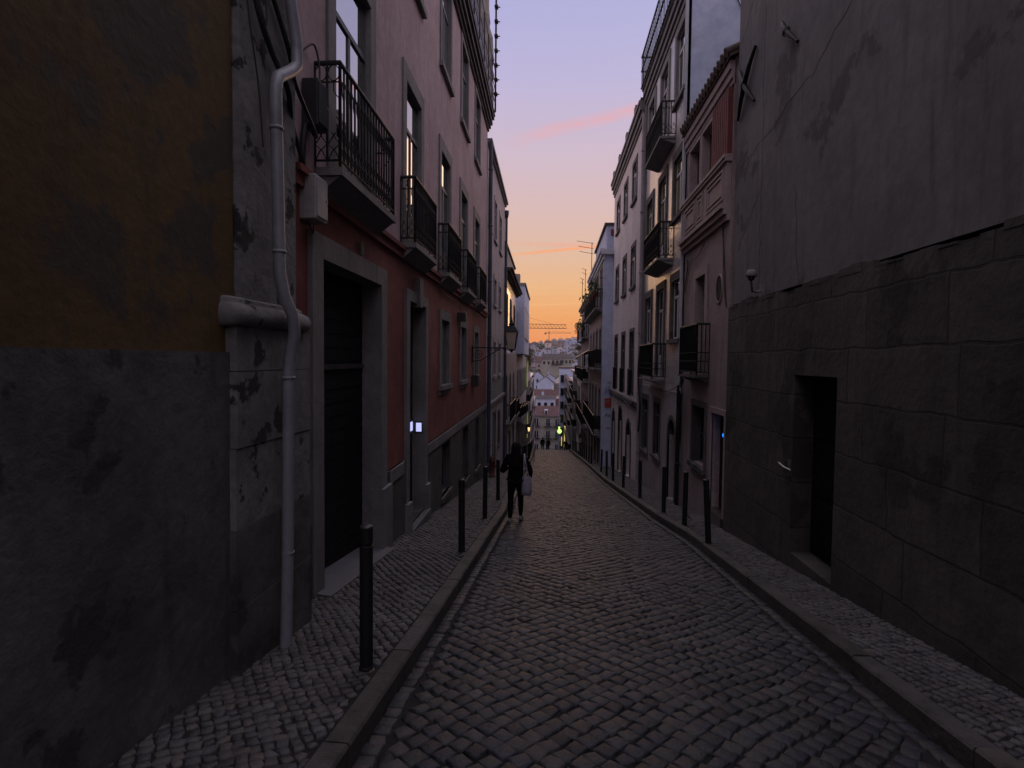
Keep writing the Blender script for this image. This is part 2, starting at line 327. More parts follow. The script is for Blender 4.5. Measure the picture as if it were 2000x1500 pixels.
# setts as real stones
def setts(name,size,f0,f1,y0,y1,off,ang,m,hj,gap,jit,minw=0.,along=None):
    ca,sa=math.cos(ang),math.sin(ang)
    Yc=(y0+y1)/2; ext=(y1-y0)/2+4
    n=int(ext*1.5/size)
    i,j=np.meshgrid(np.arange(-n,n),np.arange(-n,n),indexing='ij'); i=i.ravel().astype(float); j=j.ravel().astype(float)
    if ang: px=(i*ca-j*sa)*size; py=(i*sa+j*ca)*size
    else: px=i*size; py=j*size*1.0
    py=py+Yc
    keep=(np.abs(px)<5)&(py>y0)&(py<y1); i,j,px,py=i[keep],j[keep],px[keep],py[keep]
    # gentle wander of the courses
    px2=px+.05*np.sin(py*1.1+px*.7)+.03*np.sin(py*2.7+1); py2=py+.07*np.sin(px*1.6+py*.35)+.03*np.sin(px*4+py)
    l0=np.interp(py2,[p[0] for p in f0],[p[1] for p in f0]); l1=np.interp(py2,[p[0] for p in f1],[p[1] for p in f1])
    mg=size*.12 if ang else -.01
    if not ang: px2=np.where(px2<(l0+l1)/2,l0+size*.5,l0+size*.5)
    keep=(px2>l0+mg)&(px2<l1-mg) if ang else (np.abs(i)<1); px,py,l0,l1=px2[keep],py2[keep],l0[keep],l1[keep]
    K=len(px); h=size/2-gap
    sxr=h*rng.uniform(1-jit,1+jit*.5,K); syr=h*rng.uniform(1-jit,1+jit*.5,K)
    th=rng.normal(0,.07+jit*.35,K)+ang
    zc=np.interp(py,[p[0] for p in PROF],[p[1] for p in PROF])+off+rng.normal(0,hj,K)
    tx=rng.normal(0,.02,K); ty=rng.normal(0,.02,K)
    V=np.zeros((K,12,3)); cor=[(-1,-1),(1,-1),(1,1),(-1,1)]
    for q,(a,b) in enumerate(cor):
        ja=rng.normal(0,.10+jit*.3,(K,2))*h
        for lvl,(sc_,dz) in enumerate(((1.03,-.035),(1.0,-.007),(.87,.0))):
            ux=a*sxr*sc_+ja[:,0]; uy=b*syr*sc_+ja[:,1]
            x=ux*np.cos(th)-uy*np.sin(th); y=ux*np.sin(th)+uy*np.cos(th)
            V[:,lvl*4+q,0]=np.clip(px+x,l0+.004,l1-.004); V[:,lvl*4+q,1]=py+y
            V[:,lvl*4+q,2]=zc+dz+tx*x+ty*y-.1265*y
    F=[(8,9,10,11)]
    for lv in (0,4):
        for k in range(4): a=lv+k;b=lv+(k+1)%4; F.append((a,b,b+4,a+4))
    F=np.array(F); FF=(F[None]+np.arange(K)[:,None,None]*12).reshape(-1,4)
    me=bpy.data.meshes.new(name); me.vertices.add(K*12); me.vertices.foreach_set('co',V.ravel())
    me.loops.add(FF.size); me.loops.foreach_set('vertex_index',FF.ravel().astype(np.int32)); me.polygons.add(len(FF))
    me.polygons.foreach_set('loop_start',np.arange(0,FF.size,4,dtype=np.int32)); me.polygons.foreach_set('loop_total',np.full(len(FF),4,np.int32))
    me.materials.append(M[m]); me.update(calc_edges=True); me.validate()
    o=bpy.data.objects.new(name,me); col.objects.link(o); print(name,K)
    return tag(o,kind='structure')
off=lambda P,d:[(a,b+d) for a,b in P]
setts('road',.118,off(LK,.115),off(RK,-.115),.9,61,.006,R(47),'sett',.003,.0042,.10)
setts('gutter_left',.105,LK,off(LK,.115),.9,40,.004,0,'sett',.003,.0045,.08)
setts('gutter_right',.105,off(RK,-.115),RK,.9,40,.004,0,'sett',.003,.0045,.08)
setts('pavement_left',.072,LW,off(LK,-.15),.9,40,SW,R(33),'calc',.003,.0035,.26)
setts('pavement_right',.07,off(RK,.15),RWL,2,40,SW,R(20),'calc',.003,.0035,.26)
# kerbs: individual long stones in one run
def kerb(name,f,sgn,y0,y1):
    a=MB(); y=y0
    while y<y1:
        L=random.uniform(.85,1.35); ya,yb=y+.006,min(y+L,y1)-.006; t=random.uniform(-.006,.006); e=random.uniform(-.008,.008)
        xa,xb=f(ya)+e,f(yb)+e; zt=SW+.012+t; W=.135*sgn; c=.014*sgn
        P=lambda x,yy,z:(x,yy,rz(yy)+z)
        prof=[(0,-.06),(0,zt-.016),(c,zt),(W,zt+.002),(W,-.06)]
        r0=[P(xa+q,ya,z) for q,z in prof]; r1=[P(xb+q,yb,z) for q,z in prof]
        a.ringloft([r0,r1],True,False); y+=L
    return tag(a.build(name,'kerb'),kind='structure')
kerb('kerb_left',lk,-1,-6,150); kerb('kerb_right',rk,1,-6,105)
# ---------------------------------------------------------------- buildings
class B:
    """a building on one side of the street; coordinates are (Y along street, w out of the facade, z)"""
    def __init__(s,name,label,side,Y0,Y1,X0,X1,z0,z1,depth,wallm,cat='building',group=None):
        s.side,s.Y0,s.Y1,s.X0,s.X1,s.z0,s.z1,s.depth,s.m=side,Y0,Y1,X0,X1,z0,z1,depth,wallm
        s.sg=1 if side=='L' else -1
        s.root=thing(name,((X0+X1)/2-s.sg*depth/2,(Y0+Y1)/2,z0),label,cat,group); s.op=[]
    def P(s,Y,w,z):
        t=(Y-s.Y0)/(s.Y1-s.Y0); return (s.X0+(s.X1-s.X0)*t+s.sg*w,Y,z)
    def T(s): return lambda y,w,z: s.P(y,w,z)
    def bx(s,a,y0,y1,w0,w1,z0,z1): return a.box(y0,y1,w0,w1,z0,z1,s.T())
    def wall(s,z0,z1,m=None,w=0.,name='wall',reveal=.22,Y0=None,Y1=None,label=None):
        Y0=s.Y0 if Y0 is None else Y0; Y1=s.Y1 if Y1 is None else Y1
        a=MB(); ops=[o for o in s.op if o[3]>z0+.01 and o[2]<z1-.01 and o[1]>Y0 and o[0]<Y1]
        yb=sorted({Y0,Y1}|{min(max(q,Y0),Y1) for o in ops for q in o[:2]}); zb=sorted({z0,z1}|{min(max(q,z0),z1) for o in ops for q in o[2:4]})
        for i in range(len(yb)-1):
            for j in range(len(zb)-1):
                cy,cz=(yb[i]+yb[i+1])/2,(zb[j]+zb[j+1])/2
                if any(o[0]<cy<o[1] and o[2]<cz<o[3] for o in ops): continue
                a.add([s.P(yb[i],w,zb[j]),s.P(yb[i+1],w,zb[j]),s.P(yb[i+1],w,zb[j+1]),s.P(yb[i],w,zb[j+1])],[(0,1,2,3)])
        for o in ops:
            y0,y1,a0,a1=o[0],o[1],max(o[2],z0),min(o[3],z1); d=-reveal
            a.add([s.P(y0,w,a0),s.P(y0,w,a1),s.P(y0,d,a1),s.P(y0,d,a0)],[(0,1,2,3)])
            a.add([s.P(y1,w,a0),s.P(y1,w,a1),s.P(y1,d,a1),s.P(y1,d,a0)],[(3,2,1,0)])
            if o[3]<=z1: a.add([s.P(y0,w,a1),s.P(y1,w,a1),s.P(y1,d,a1),s.P(y0,d,a1)],[(0,1,2,3)])
            if o[2]>=z0: a.add([s.P(y0,w,a0),s.P(y1,w,a0),s.P(y1,d,a0),s.P(y0,d,a0)],[(3,2,1,0)])
        D=-s.depth
        for yy in (Y0,Y1): a.add([s.P(yy,w,z0),s.P(yy,D,z0),s.P(yy,D,z1),s.P(yy,w,z1)],[(0,1,2,3)])
        for i in range(len(yb)-1):   # top, left open where a tall opening runs on above
            cy=(yb[i]+yb[i+1])/2; w_=-reveal-.1 if any(o[0]<cy<o[1] and o[2]<z1-.01 and o[3]>z1+.01 for o in ops) else w
            a.add([s.P(yb[i],w_,z1),s.P(yb[i+1],w_,z1),s.P(yb[i+1],D,z1),s.P(yb[i],D,z1)],[(0,1,2,3)])
        a.add([s.P(Y0,D,z0),s.P(Y1,D,z0),s.P(Y1,D,z1),s.P(Y0,D,z1)],[(3,2,1,0)])
        o=a.build(name,m or s.m,s.root,recalc=False)
        if label: o['label']=label
        return o
    def boxpart(s,name,m,y0,y1,w0,w1,z0,z1,parent=None):
        a=MB(); s.bx(a,y0,y1,w0,w1,z0,z1); return a.build(name,m,parent or s.root)
    def prof(s,name,m,steps,y0,y1,endcap=0.):
        """run of moulding: steps (w_out,z0,z1)"""
        a=MB(); 
        for w1,z0,z1 in steps: s.bx(a,y0-endcap*w1,y1+endcap*w1,-.02,w1,z0,z1)
        return a.build(name,m,s.root)
    def window(s,y0,y1,z0,z1,fm='wood',gm='glass',sur=.15,sm='stone',transom=.72,leaves=2,bars=0,rec=.14,sill=True,arch=False,surw=.035,name='window',door=False,sp=.03,drop=0):
        s.op.append((y0,y1,z0,z1)); 
        def later():
            a=MB(); e=.045; r0,r1=-rec-.03,-rec
            s.bx(a,y0+.002,y0+e,r0,r1,z0,z1); s.bx(a,y1-e,y1-.002,r0,r1,z0,z1); s.bx(a,y0+e,y1-e,r0,r1,z1-e,z1-.002); s.bx(a,y0+e,y1-e,r0,r1,z0+.002,z0+e*1.3)
            zt=z0+(z1-z0)*transom if transom else z1-e
            if transom: s.bx(a,y0+e,y1-e,r0,r1+.012,zt-.03,zt+.03)
            for k in range(1,leaves):
                yc=y0+(y1-y0)*k/leaves; s.bx(a,yc-.032,yc+.032,r0,r1+.006,z0+e,zt-.035)
            for k in range(leaves):  # leaf stiles
                ya=y0+e+(y1-y0-2*e)*k/leaves; yb=y0+e+(y1-y0-2*e)*(k+1)/leaves
                zz=z0+e*1.3
                if door: s.bx(a,ya+.02,yb-.02,r0,r1-.003,zz,z0+(z1-z0)*.24); s.bx(a,ya+.09,yb-.09,r0,r1+.006,zz+.1,z0+(z1-z0)*.24-.08)
                for b in range(1,bars+1):
                    zc=zz+(zt-zz)*b/(bars+1); s.bx(a,ya+.01,yb-.01,r0+.005,r1-.006,zc-.012,zc+.012)
            f=a.build(name,fm,s.root)
            g=MB(); s.bx(g,y0+.02,y1-.02,-rec-.022,-rec-.010,z0+.02,z1-.02)
            g.build('pane',gm,f)
            if sur:
                a=MB(); q=sur; zb=z0 if (door and not sill) else z0
                if arch:
                    n=10; cy=(y0+y1)/2; rr=(y1-y0)/2; zc=z1-rr*.55
                    outer=[s.P(cy+(rr+q)*math.cos(math.pi*k/n),sp,zc+(rr*.55+q)*math.sin(math.pi*k/n)) for k in range(n+1)]
                    inner=[s.P(cy+rr*math.cos(math.pi*k/n),sp,zc+rr*.55*math.sin(math.pi*k/n)) for k in range(n+1)]
                    o2=[s.P(cy+(rr+q)*math.cos(math.pi*k/n),-.02,zc+(rr*.55+q)*math.sin(math.pi*k/n)) for k in range(n+1)]
                    i2=[s.P(cy+rr*math.cos(math.pi*k/n),-rec,zc+rr*.55*math.sin(math.pi*k/n)) for k in range(n+1)]
                    a.grid([i2,inner,outer,o2],False)
                    c0=s.P(y1,-.005,z1); c1=s.P(y0,-.005,z1)   # spandrels inside the square opening
                    ii=[s.P(cy+rr*math.cos(math.pi*k/n),-.005,zc+rr*.55*math.sin(math.pi*k/n)) for k in range(n+1)]
                    a.add([c0]+ii[:n//2+1],[tuple(range(n//2+2))]); a.add([c1]+ii[n//2:],[tuple(range(n//2+2))])
                    s.bx(a,y0-q,y0,-.02,sp,zb,zc); s.bx(a,y1,y1+q,-.02,sp,zb,zc)
                else:
                    s.bx(a,y0-q,y0,-.02,sp,zb-drop,z1); s.bx(a,y1,y1+q,-.02,sp,zb-drop,z1); s.bx(a,y0-q,y1+q,-.02,sp,z1,z1+q*1.15)
                if not arch: s.bx(a,y0+.001,y0+.014,-rec,sp-.001,z0,z1); s.bx(a,y1-.014,y1-.001,-rec,sp-.001,z0,z1); s.bx(a,y0+.014,y1-.014,-rec,sp-.001,z1-.013,z1-.001)
                if sill: 
                    s.bx(a,y0-q-.03,y1+q+.03,-.02,sp+.05,z0-.10,z0); 
                    if drop: s.bx(a,y0,y1,-.02,sp-.004,z0-drop,z0-.10)
                a.build('surround',sm,f)
            return f
        s.todo=getattr(s,'todo',[]); s.todo.append(later)
    def door(s,y0,y1,z0,z1,m='doord',rec=.2,sur=.16,sm='stone',panels=3,arch=False,name='door',leaves=1,slats=0):
        s.op.append((y0,y1,z0,z1))
        def later():
            a=MB(); s.bx(a,y0+.003,y1-.003,-rec-.05,-rec,z0+.02,z1-.003)
            for l in range(leaves):
                ya=y0+(y1-y0)*l/leaves; yb=y0+(y1-y0)*(l+1)/leaves
                for k in range(panels):
                    za=z0+.12+(z1-z0-.2)*k/panels; zb=za+(z1-z0-.2)/panels-.1
                    s.bx(a,ya+.1,yb-.1,-rec-.01,-rec+.018,za,zb)
            for k in range(slats):
                zz=z0+.05+(z1-z0-.1)*k/slats; s.bx(a,y0+.01,y1-.01,-rec-.01,-rec+.006,zz,zz+(z1-z0-.1)/slats*.62)
            f=a.build(name,m,s.root)
            h=MB(); h.tube([s.P(y0+.12,-rec+.02,z0+1.0),s.P(y0+.12,-rec+.07,z0+1.0),s.P(y0+.22,-rec+.07,z0+1.0)],.011,6); h.build('handle','steel',f)
            if sur:
                a=MB(); q=sur
                if arch:
                    n=10; cy=(y0+y1)/2; rr=(y1-y0)/2; zc=z1-rr
                    def arc(r,w,hh): return [s.P(cy+r*math.cos(math.pi*k/n),w,zc+r*hh*math.sin(math.pi*k/n)) for k in range(n+1)]
                    a.grid([arc(rr,-rec,1),arc(rr,.03,1),arc(rr+q,.03,1),arc(rr+q,-.02,1)],False)
                    ii=arc(rr,-.005,1); a.add([s.P(y1,-.005,z1)]+ii[:n//2+1],[tuple(range(n//2+2))]); a.add([s.P(y0,-.005,z1)]+ii[n//2:],[tuple(range(n//2+2))])
                    s.bx(a,y0-q,y0,-.02,.03,z0,zc); s.bx(a,y1,y1+q,-.02,.03,z0,zc)
                else: s.bx(a,y0-q,y0,-.02,.03,z0,z1); s.bx(a,y1,y1+q,-.02,.03,z0,z1); s.bx(a,y0-q,y1+q,-.02,.03,z1,z1+q)
                a.build('surround',sm,f)
            return f
        s.todo=getattr(s,'todo',[]); s.todo.append(later)
    def finish(s):
        for t in getattr(s,'todo',[]): t()
        s.todo=[]
    def balcony(s,y0,y1,z,pr,h=1.0,style='bars',slabm='stone',railm='iron',thick=.14,gap=.11,panel=False,rt='ironb'):
        a=MB(); s.bx(a,y0-.03,y1+.03,-.02,pr+.03,z-thick*.45,z)
        # splayed underside
        t=thick
        p=[s.P(y0+.0,-.02,z-t*1.4),s.P(y1,-.02,z-t*1.4),s.P(y1,pr*.15,z-t*1.4),s.P(y0,pr*.15,z-t*1.4),s.P(y0+.0,-.02,z-t*.45),s.P(y1,-.02,z-t*.45),s.P(y1,pr,z-t*.45),s.P(y0,pr,z-t*.45)]
        a.hexa(p)
        slab=a.build('balcony',slabm,s.root)
        b=MB(); r=.0115
        path=[(y0,0.0),(y0,pr),(y1,pr),(y1,0.0)]
        def seg(zz,rr,k=6): b.tube([s.P(y,w_,zz) for y,w_ in path],rr,k,True,False)
        seg(z+h,.018,8); seg(z+.07,.012); 
        if style=='ornate': seg(z+h-.17,.008); 
        if style=='box': seg(z+h*.45,.01); seg(z+.28,.01)
        def along(i,n,A,Bp): t=i/n; return (A[0]+(Bp[0]-A[0])*t,A[1]+(Bp[1]-A[1])*t)
        for A,Bp in zip(path[:-1],path[1:]):
            Ln=math.dist(A,Bp); n=max(2,round(Ln/gap))
            for i in range(n+1):
                y,w_=along(i,n,A,Bp); rr=r*1.5 if i in (0,n) else r
                b.tube([s.P(y,w_,z+ (0 if i in(0,n) else .07)),s.P(y,w_,z+h)],rr,5)
                if style=='ornate' and i<n:
                    y2,w2=along(i+.5,n,A,Bp); dy,dw=(Bp[0]-A[0])/Ln,(Bp[1]-A[1])/Ln; g=Ln/n/2-.006
                    ring=lambda zc,ra,rb:[s.P(y2+dy*ra*math.cos(q*math.pi/5),w2+dw*ra*math.cos(q*math.pi/5),zc+rb*math.sin(q*math.pi/5)) for q in range(11)]
                    b.tube(ring(z+h-.085,g,.075),.006,4,False)
                    b.tube([s.P(y2-dy*g,w2-dw*g,z+.07),s.P(y2-dy*g*.2,w2-dw*g*.2,z+.16),s.P(y2+dy*g,w2+dw*g,z+.22),s.P(y2-dy*g*.3,w2-dw*g*.3,z+.33)],.006,4,False)
                    b.tube([s.P(y2+dy*g,w2+dw*g,z+.07),s.P(y2+dy*g*.2,w2+dw*g*.2,z+.16),s.P(y2-dy*g,w2-dw*g,z+.22),s.P(y2+dy*g*.3,w2+dw*g*.3,z+.33)],.006,4,False)
                    b.tube([s.P(y2,w2,z+h-.17),s.P(y2,w2,z+h-.26),s.P(y2+dy*g,w2+dw*g,z+h-.33)],.006,4,False)
        if panel:
            for A,Bp in zip(path[:-1],path[1:]): 
                b.add([s.P(A[0],A[1]-.012,z+.28),s.P(Bp[0],Bp[1]-.012,z+.28),s.P(Bp[0],Bp[1]-.012,z+h*.98),s.P(A[0],A[1]-.012,z+h*.98)],[(0,1,2,3)])
        b.build('railing',railm,slab); 
        t=MB(); t.tube([s.P(y,w_,z+h+.02) for y,w_ in path],.011,6,True,False); t.build('handrail',rt,slab)
        return slab
# ===== L1: the long red building
lx=lambda y:-2.24-.02*y
L1=B('red_building','long red plastered building with five iron balconies and stone door frames','L',4.9,20.9,lx(4.9),lx(20.9),-3.2,10.1,9,'red_low')
cols=[(5.9,7.1),(8.9,9.96),(11.85,12.95),(14.6,15.72),(17.35,18.5)]
for k,(a,b) in enumerate(cols):
    gm='glass'
    L1.window(a,b,3.52,6.05,gm=gm,sur=.2,sm='stone',transom=.74,rec=.045,sill=False,door=True,bars=0)
    L1.window(a,b,7.75,9.75,gm='glassc' if k>1 else 'glass',sur=.14,sm='stone',transom=.7,rec=.05,drop=0)
L1.door(5.5,7.5,-.9,2.72,m='doord',rec=.22,sur=0,panels=0,slats=22,name='garage_door')
L1.door(9.08,10.3,-.95,2.68,m='doord',rec=.2,sur=0,panels=4,leaves=2)
for (a,b) in cols[2:]:
    L1.window(a+.1,b-.02,1.2,2.6,gm='glassc',sur=.16,sm='stone',transom=0,bars=0,rec=.06,drop=.2)
for a,b,z0,z1 in [(12.0,13.05,-1.2,-.06),(15.0,16.1,-1.55,-.08),(17.7,18.7,-1.7,-.1)]:
    L1.window(a,b,z0,z1,gm='glassd',sur=.08,sm='stone_d',transom=0,rec=.1,drop=0,sp=.04)
L1.wall(3.27,10.1,'red_up',0,name='upper_wall',reveal=.24)
L1.wall(.16,3.27,'red_low',0,name='wall',reveal=.45)
L1.wall(-3.2,.16,'stone_d',.035,name='plinth',reveal=.45)
L1.finish()
L1.prof('plinth_band','stone',[(.06,-.02,.16)],10.45,20.9)
L1.prof('plinth_band','stone',[(.06,-.02,.16)],7.95,8.7)
L1.prof('string_course','red_low',[(.05,3.27,3.38),(.09,3.38,3.44)],4.9,20.9)
L1.prof('cornice','stone_d',[(.06,9.9,10.0),(.12,10.0,10.12),(.18,10.12,10.24),(.24,10.3,10.42),(.27,10.42,10.48)],4.9,20.9)
L1.wall(10.1,10.34,'red_up',.02,name='cornice_backing',reveal=.1)
# stone frames of garage and door
def stoneframe(Bd,y0,y1,z0,z1,q,key=False,pr=.05):
    a=MB(); Bd.bx(a,y0-q,y0+.006,-.32,pr,z0-.1,z1-.006); Bd.bx(a,y1-.006,y1+q,-.32,pr,z0-.1,z1-.006); 
    n=max(3,int((y1-y0+2*q)/.45)); 
    for k in range(n): t0=y0-q+(y1-y0+2*q)*k/n; Bd.bx(a,t0+.003,t0+(y1-y0+2*q)/n-.003,-.3,pr-.001*(k%2),z1-.006,z1+q*.85)
    if key: 
        c=(y0+y1)/2; p=[(c-.09,z1-.06),(c+.09,z1-.06),(c+.14,z1+.42),(c-.14,z1+.42)]
        a.add([Bd.P(y,.1,z) for y,z in p]+[Bd.P(y,-.02,z) for y,z in p],[(0,1,2,3),(0,1,5,4),(1,2,6,5),(2,3,7,6),(3,0,4,7)])
        Bd.bx(a,y0-q*1.25,y0,-.28,pr+.05,z0-.1,z0+.45); Bd.bx(a,y1,y1+q*1.25,-.28,pr+.05,z0-.1,z0+.45)
    return a.build('door_frame','stone',Bd.root)
stoneframe(L1,5.5,7.5,-.7,2.72,.26); stoneframe(L1,9.08,10.3,-1.0,2.68,.2,True)
L1.boxpart('pier_base','stone',7.48,7.9,-.1,.09,-.95,.0)
a=MB(); a.hexa([L1.P(5.3,-.3,-1.2),L1.P(7.62,-.3,-1.5),L1.P(7.62,.2,-1.5),L1.P(5.3,.2,-1.2),L1.P(5.3,-.3,-.49),L1.P(7.62,-.3,-.775),L1.P(7.62,.2,-.83),L1.P(5.3,.2,-.535)]); a.build('garage_step','conc',L1.root)
a=MB(); L1.bx(a,9.0,10.4,-.25,.14,-1.5,-1.0); a.build('door_step','conc',L1.root)
a=MB(); L1.bx(a,5.52,7.48,-.215,-.19,1.62,1.68); a.build('shutter_rail','ironb',L1.root)
for k,(a_,b_) in enumerate(cols):
    yy=(a_+b_)/2; L=2.0 if k==0 else 1.5
    y0=5.42 if k==0 else yy-L/2-.05; 
    L1.balcony(y0,y0+(1.9 if k==0 else 1.62),3.56 if k==0 else 3.5,.25 if k==0 else .225,.97,'ornate',gap=.105 if k==0 else .11,thick=.17)
# terrace fence and torn netting on the roof
a=MB()
for k in range(14):
    y=5.5+k*1.17; L1.bx(a,y-.02,y+.02,.26,.30,10.5,11.9 if k<13 else 15.2)
for zz in (10.75,11.2,11.85): L1.bx(a,5.5,20.7,.27,.29,zz,zz+.03)
a.build('terrace_railing','ironb',L1.root)
a=MB(); L1.bx(a,5.5,20.6,.22,.235,10.5,11.25); a.build('terrace_panel','bluepipe',L1.root)
a=MB(); L1.bx(a,20.62,20.68,.26,.32,10.5,15.4)
for k in range(9): z=11.1+k*.5; a.tube([L1.P(20.6,.24,z),L1.P(20.72,.42,z+.03)],.02,5); L1.bx(a,20.55,20.75,.24,.36,z-.03,z+.03)
pole=a.build('mast','iron'); tag(pole,'thin dark mast with short spikes at the roof corner of the red building','mast')
a=MB(); rows=[]
for i in range(19):
    y=13+i*.41; rows.append([L1.P(y,.1+.12*math.sin(i*1.7+j)+.02*j,11.2+j*.42*(.75+.4*math.sin(i*.55+1))) for j in range(6)])
a.grid(rows); net=a.build('torn_netting','tarp',recalc=False); tag(net,'torn beige netting draped on the roof terrace of the red building','netting')
sm=net.modifiers.new('thick','SOLIDIFY'); sm.thickness=.01
# ===== pilaster + ochre building at the near left
PX=-2.06
L0=B('ochre_building','ochre plastered building with grey stone base at the near left edge','L',-3.,3.64,-2.13,-2.13,-.6,9.5,9,'yellow')
L0.window(.3,1.3,2.6,4.8,gm='glass',sur=.16,rec=.15); L0.door(-.6,.5,-.08,2.2)
L0.wall(1.78,9.5,'yellow'); L0.wall(-.6,1.78,'stone_d',.03,name='plinth'); L0.finish(); L0.balcony(0,1.6,2.55,.3,1.,thick=.14)
PL=thing('stone_pilaster',(-2.3,4.25,-.5),'weathered grey stone pilaster with round moulding between ochre and red buildings','pilaster')
def pl(y0,y1,w,z0,z1,name,m,jag=0):
    a=MB(); a.box(-2.55,-2.06+w,y0,y1,z0,z1); return a.build(name,m,PL)
for k,(z0,z1) in enumerate([(-.6,.1),(.1,.62),(.62,1.16),(1.16,1.66),(1.66,1.95)]):
    pl(3.51+.008*k,4.63-.006*(k%2),.012-.004*(k%3),z0,z1-.006,'base_block','stone_d' if k<2 else 'old')
pl(3.66,4.46,-.03,2.12,9.5,'shaft','old')
a=MB(); 
prof=[(0.0,1.945),(.02,1.95),(.05,1.965),(.068,2.0),(.068,2.04),(.05,2.075),(.015,2.095),(.0,2.1),(.005,2.12),(-.03,2.14)]
ring=[]
for w_,z in prof:
    e=w_+.02; e*=.4; ya,yb=3.50,4.52; ring.append([(-2.5,ya-e,z),(-2.06+w_-.05,ya-e,z),(-2.06+w_-.012,ya-e+.015,z),(-2.06+w_,ya-e+.045,z),(-2.06+w_,yb+e-.045,z),(-2.06+w_-.012,yb+e-.015,z),(-2.06+w_-.05,yb+e,z),(-2.5,yb+e,z)])
a.ringloft(ring); a.build('torus_moulding','old',PL)
# drainpipe on the pilaster
a=MB(); x=-1.985
path=[(-2.05,4.22,6.6),(-2.04,4.22,4.6),(-2.02,4.28,4.3),(-2.0,4.305,4.1),(-2.0,4.3,3.95),(-2.0,4.2,3.86),(-2.0,4.0,3.72),(-1.99,3.95,3.62),(-1.99,3.955,3.4),(-1.99,3.99,2.35),(-1.965,4.01,2.18),(-1.93,4.06,2.06),(-1.93,4.09,1.93),(-1.97,4.12,1.8),(-1.99,4.115,1.6),(-1.99,4.09,.4),(-1.99,4.05,-.42)]
a.tube(path,.043,12)
for z_,y_,x_ in ((3.35,3.957,-1.99),(2.5,3.985,-1.99),(1.6,4.115,-1.99),(.3,4.09,-1.99)): a.lathe([(.047,-.012),(.047,.012)],(x_,y_,z_),12)
dp=a.build('drainpipe','pvc'); tag(dp,'pale grey drainpipe with offsets running down the stone pilaster','drainpipe')
# meter boxes and cables
def rbox(name,c,s,m,label,cat='box',lid=True,bev=.012):
    t=thing(name,c,label,cat)
    a=MB(); x,y,z=c; a.box(x-s[0]/2,x+s[0]/2,y-s[1]/2,y+s[1]/2,z-s[2]/2,z+s[2]/2); o=a.build('housing',m,t)
    bv=o.modifiers.new('b','BEVEL'); bv.width=bev; bv.segments=3
    if lid:
        a=MB(); a.box(x+s[0]/2-.004,x+s[0]/2+.014,y-s[1]*.43,y+s[1]*.43,z-s[2]*.44,z+s[2]*.44); l=a.build('cover',m,t); bv=l.modifiers.new('b','BEVEL'); bv.width=.008; bv.segments=2
        a=MB(); a.tube([(x+s[0]/2+.01,y+s[1]*.3,z),(x+s[0]/2+.022,y+s[1]*.3,z)],.012,8); a.build('lock','steel',t)
    return t
rbox('meter_box',(-2.27,5.2,3.20),(.16,.26,.40),'boxg','pale grey meter box on the red wall below the first balcony','meter box')
rbox('junction_box',(-2.26,5.22,4.05),(.15,.22,.42),'boxd','dark junction box on the red wall beside the first balcony rail','junction box')
rbox('alarm_box',(lx(14.3)+.1,14.3,2.8),(.2,.24,.22),'boxd','small dark alarm box above the middle ground floor window of the red building','alarm box')
rbox('letter_box',(lx(17.3)+.1,17.2,1.12),(.18,.5,.34),'boxd','dark box on red wall below the street lantern','box')
rbox('wall_plaque',(lx(6.75)+.02,6.75,3.05),(.03,.09,.16),'stone','small pale plaque on red wall above the garage door','plaque',lid=False,bev=.004)
def cable(name,pts,r,label,m='cable'):
    a=MB(); P=[Vector(p) for p in pts]; out=[]
    for i in range(len(P)-1):
        p0=P[max(i-1,0)];p1=P[i];p2=P[i+1];p3=P[min(i+2,len(P)-1)]
        for k in range(5):
            t=k/5; out.append(.5*((2*p1)+(p2-p0)*t+(2*p0-5*p1+4*p2-p3)*t*t+(3*p1-p0-3*p2+p3)*t**3))
    out.append(P[-1]); a.tube(out,r,6); o=a.build(name,m); return tag(o,label,'cable')
cable('cable',[(-2.1,3.637,4.7),(-2.07,3.828,4.55),(-2.06,4.067,4.3),(-2.06,4.306,4.05),(-2.1,4.498,3.9),(-2.2,5.1,3.75),(-2.27,5.2,3.8)],.018,'thick black cable crossing the pilaster to the junction box')
cable('cable',[(-2.08,3.656,4.6),(-2.05,3.828,4.1),(-2.05,4.019,3.9),(-2.05,4.259,3.75),(-2.12,4.46,3.6),(-2.3,5.05,3.5)],.022,'black cable sagging behind the drainpipe elbow')
cable('cable',[(-2.08,3.684,4.5),(-2.06,3.732,4.0),(-2.06,3.847,3.6),(-2.06,3.905,3.2)],.006,'thin loose cable hanging on the upper left of the pilaster')
cable('cable',[(-2.08,3.78,4.6),(-2.05,3.905,4.3),(-2.05,3.943,4.05),(-2.06,3.847,4.2),(-2.07,3.732,4.5)],.007,'looped thin cable at the top of the pilaster')
cable('cable',[(-2.33,5.12,4.5),(-2.28,5.25,4.62),(-2.25,5.3,4.45),(-2.24,5.27,4.25)],.010,'curved black cable entering the top of the junction box')
cable('cable',[(-2.3,5.1,3.84),(-2.31,5.07,3.6),(-2.31,5.08,3.4)],.03,'black cable bundle between junction box and meter box')
cable('cable',[(-2.3,5.15,3.0),(-2.27,5.2,2.9),(-2.3,5.28,2.95),(-2.31,5.3,2.98)],.008,'short looped wires under the meter box')
